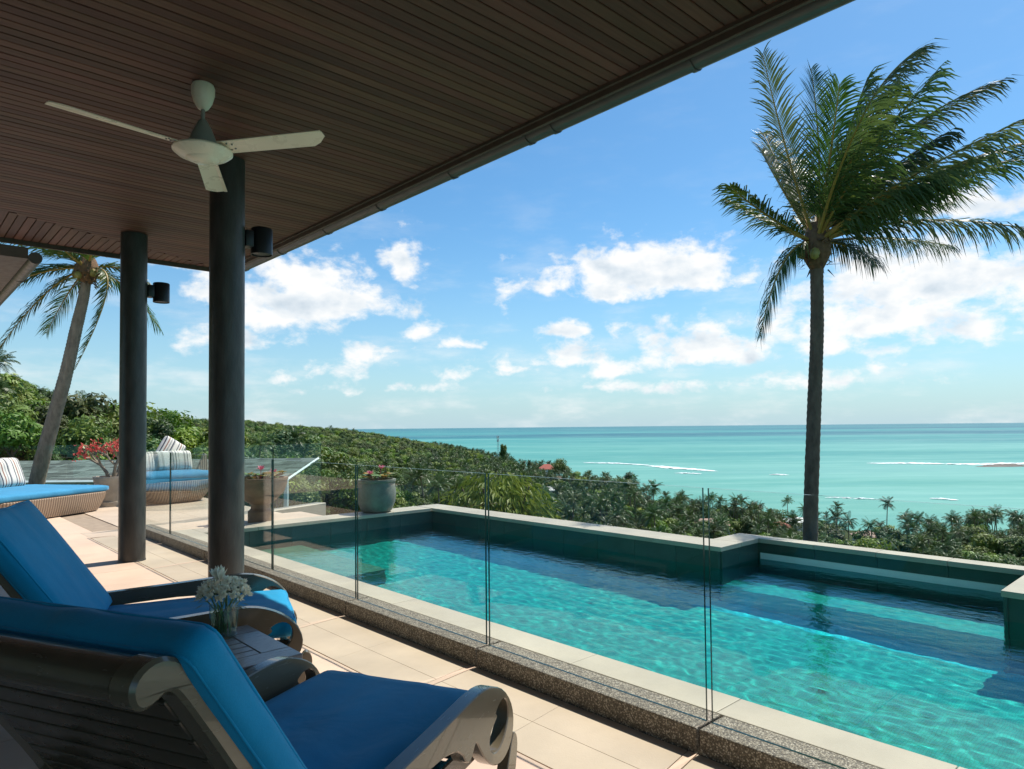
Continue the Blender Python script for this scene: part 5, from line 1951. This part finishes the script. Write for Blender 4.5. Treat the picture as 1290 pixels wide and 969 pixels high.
FR = [  # control point, tip, ahead offset control/tip, leaflet length, droop, wind
    ((1052, 190), (1046, 62), .2, .5, .62, .12, .10),
    ((985, 215), (948, 92), -.5, -.9, .62, .18, .05),
    ((1010, 190), (1008, 118), .8, 1.6, .60, .15, .15),
    ((1075, 120), (1150, 74), -.3, -.5, .85, .30, .45),
    ((1090, 130), (1165, 92), .8, 1.6, .80, .25, .45),
    ((1100, 165), (1215, 138), -.6, -1.2, .80, .30, .45),
    ((1110, 190), (1195, 165), 1.0, 2.2, .75, .35, .40),
    ((1120, 225), (1300, 190), -.4, -.8, .85, .28, .45),
    ((1130, 245), (1285, 215), .8, 1.8, .75, .30, .45),
    ((1120, 262), (1225, 238), -1.0, -2.0, .80, .35, .4),
    ((1150, 258), (1320, 305), -.3, -.4, .80, .62, .26),
    ((1140, 268), (1290, 275), 1.2, 2.0, .80, .55, .30),
    ((955, 285), (900, 258), -.6, -1.2, .62, .30, .10),
    ((985, 255), (965, 205), 1.0, 2.0, .60, .30, .20),
    ((975, 300), (938, 432), -.5, -.9, .62, .55, .05),
    ((1040, 240), (1085, 175), -1.2, -2.6, .85, .40, .35),
    ((1020, 230), (1010, 205), -1.4, -3.0, .80, .45, .25),
    ((1060, 215), (1120, 150), .2, .3, .85, .30, .40),
    ((1030, 215), (1020, 150), -.8, -1.5, .72, .30, .22),
    ((1080, 255), (1165, 232), -1.5, -3.0, .80, .45, .30),
    ((1030, 200), (1075, 128), 1.4, 2.6, .80, .30, .40),
    ((1060, 250), (1130, 222), .5, 1.2, .80, .40, .35),
    ((1000, 225), (985, 165), .4, .8, .65, .2, .10),
    ((1055, 230), (1105, 185), .9, 1.8, .80, .45, .40),
    ((1040, 225), (1062, 170), -1.0, -2.0, .80, .45, .30),
    ((1070, 240), (1150, 200), -.6, -1.3, .80, .45, .40),
    ((1075, 265), (1140, 258), -1.4, -2.4, .75, .55, .30),
    ((1045, 250), (1075, 215), 1.4, 2.6, .75, .55, .30),
    ((1085, 285), (1150, 312), .6, 1.2, .70, .60, .25),
    ((1075, 270), (1130, 262), -.8, -1.6, .80, .60, .28),
    ((1060, 190), (1090, 105), -.2, -.4, .80, .30, .40),
    ((1110, 235), (1240, 205), .3, .5, .85, .35, .45),
    ((1085, 215), (1185, 185), .1, .4, .85, .35, .45),
]
for k, (c_, t_, f1, f2, ll, dr, wn) in enumerate(FR):
    frond(pr_, [H0, PXL(*c_, f1), PXL(*t_, f2)], ll * 1.22, dr * 1.6, 100 + k, wn, wd=.029, nleaf=76, stalk_r=.034)

# left palm, leaning, behind the terrace
LD = 21.0
K = LD / 863
lp = cam_pt((50 - 655) * K, LD, 0)
pl_ = thing('leaning_coconut_palm', 'leaning coconut palm with curved grey trunk at the left beyond the terrace', 'palm tree', (lp.x, lp.y, 0))
def PL(u, v, f_=0.0):
    return loc3((u - 50) * K, f_, 1.42 + (541 - v) * K)
palm_trunk(pl_, [PL(28, 700), PL(48, 600), PL(66, 530), PL(82, 470), PL(95, 410), PL(104, 370), PL(107, 345)], .225, .13, M_BARK_GREY, 80)
HT = Vector(PL(108, 340))
mb = MB()
mb.lathe([(.13, -.35), (.24, -.2), (.36, -.05), (.34, .14), (.24, .4), (.12, .6)], 14, cx=HT.x, cy=HT.y, cz=HT.z)
for k in range(80):
    a = rn.uniform(0, 2 * PI)
    p = HT + Vector((math.cos(a) * .28, math.sin(a) * .28, rn.uniform(-.4, .3)))
    dv = Vector((math.cos(a), math.sin(a), rn.uniform(-1.2, .4))).normalized()
    sd = dv.cross(Vector((0, 0, 1))).normalized() * .04
    mb.add([p - sd, p + sd, p + dv * rn.uniform(.15, .4)], [(0, 1, 2)])
mb.obj('crown_heart', M_FIBRE, pl_, fixn=False)
for k in range(5):
    a = k * 1.25
    o = MB().lathe([(0, -.13), (.08, -.09), (.11, 0), (.08, .09), (0, .13)], 10).obj('coconut', M_COCONUT, pl_, smooth=180)
    o.location = HT + Vector((math.cos(a) * .34, math.sin(a) * .34, -.05 - .1 * (k % 2)))
FL_ = [
    ((70, 330), (-20, 385), -.5, -.8, .85, .35, -.20),
    ((60, 315), (-30, 345), .6, 1.2, .85, .35, -.25),
    ((75, 300), (-10, 310), -.8, -1.6, .85, .30, -.25),
    ((70, 345), (8, 445), -.3, -.5, .62, .55, -.05),
    ((176, 325), (112, 466), -.4, -.7, .42, .25, -.30),
    ((140, 318), (166, 350), .5, 1.0, .60, .40, -.10),
    ((130, 305), (170, 300), -.6, -1.2, .70, .35, -.10),
    ((115, 270), (130, 210), .2, .4, .85, .25, -.2),
    ((95, 275), (60, 220), .3, .6, .85, .25, -.25),
    ((90, 290), (20, 260), .5, 1.0, .85, .30, -.3),
    ((60, 345), (0, 405), 1.0, 2.0, .75, .45, -.15),
    ((130, 330), (160, 400), 1.0, 1.8, .75, .45, -.15),
    ((110, 310), (100, 290), -1.5, -3.2, .85, .40, -.2),
    ((110, 320), (150, 330), -1.5, -3.2, .85, .40, -.1),
]
for k, (c_, t_, f1, f2, ll, dr, wn) in enumerate(FL_):
    frond(pl_, [HT + Vector((0, 0, .1)), PL(*c_, f1), PL(*t_, f2)], ll * 1.35, dr * 1.1, 300 + k, wn, wd=.040, nleaf=70, stalk_r=.035)

# leafy plants close behind the pool wall
def leafy(label, right, ahead, top, r, n, lsz, seed, base=-4.0):
    rn = random.Random(seed)
    b = cam_pt(right, ahead, base)
    t = thing('leafy_tree', label, 'tree', b)
    mb = MB()
    for k in range(5):
        a = 2 * PI * k / 5 + rn.uniform(-.3, .3)
        mb.tube([(0, 0, 0), (math.cos(a) * r * .25, math.sin(a) * r * .25, (top - base) * .6), (math.cos(a) * r * .6, math.sin(a) * r * .6, (top - base) * .9)], [.09, .06, .02], 6)
    mb.obj('trunk', M_TRUNK, t, smooth=60)
    mb = MB()
    for k in range(n):
        dv = Vector((rn.gauss(0, 1), rn.gauss(0, 1), rn.gauss(.3, 1))).normalized()
        rr = r * rn.uniform(.45, 1.0)
        p = Vector((dv.x * rr, dv.y * rr, top - base - r * .95 + dv.z * rr * .95))
        out_ = Vector((dv.x, dv.y, 0)).normalized() if abs(dv.x) + abs(dv.y) > .1 else Vector((1, 0, 0))
        d = (out_ * .8 + Vector((rn.gauss(0, .35), rn.gauss(0, .35), -.75 + rn.gauss(0, .35)))).normalized()
        s = d.cross(Vector((rn.gauss(0, .3), rn.gauss(0, .3), 1))).normalized()
        nn = s.cross(d)
        L_ = lsz * rn.uniform(.7, 1.25)
        wv = L_ * .16
        mb.add([p, p + d * L_ * .4 + s * wv + nn * .02, p + d * L_ + nn * -.03, p + d * L_ * .4 - s * wv + nn * .02, p + d * L_ * .45 - nn * .015], [(0, 1, 4), (1, 2, 4), (2, 3, 4), (3, 0, 4)])
    mb.obj('crown', M_LEAF_LIGHT, t, fixn=False)
leafy('bright yellow-green mango-like tree just behind the pool wall, left of the middle glass joint', -.60, 17.5, .38, 1.55, 3600, .24, 1)
leafy('low bright green bush peeping over the pool wall right of the yellow-green tree', 1.30, 15.5, -.95, .9, 800, .30, 2)
leafy('small bright leafy tuft over the middle of the back pool wall', 2.85, 15.0, -1.38, .6, 500, .28, 4)
# spiky palm clump behind the wall
sc_ = thing('clump_palm', 'spiky many-stemmed palm clump behind the pool wall near its corner', 'palm tree', cam_pt(3.6, 17.0, -5.0))
rn = random.Random(8)
for k in range(16):
    a = rn.uniform(0, 2 * PI)
    rr = rn.uniform(.3, 1.6)
    h_ = rn.uniform(2.6, 3.6)
    frond(sc_, [(math.cos(a) * .15, math.sin(a) * .15, 0.4), (math.cos(a) * rr * .3, math.sin(a) * rr * .3, h_ * .8), (math.cos(a) * rr * 1.2, math.sin(a) * rr * 1.2, h_)], .42, .15, 400 + k, .05, wd=.018, nleaf=30, start=.35, stalk_r=.014)
MB().tube([(0, 0, -1), (0, 0, .6)], [.2, .15], 8).obj('trunk', M_BARK_GREY, sc_, smooth=60)
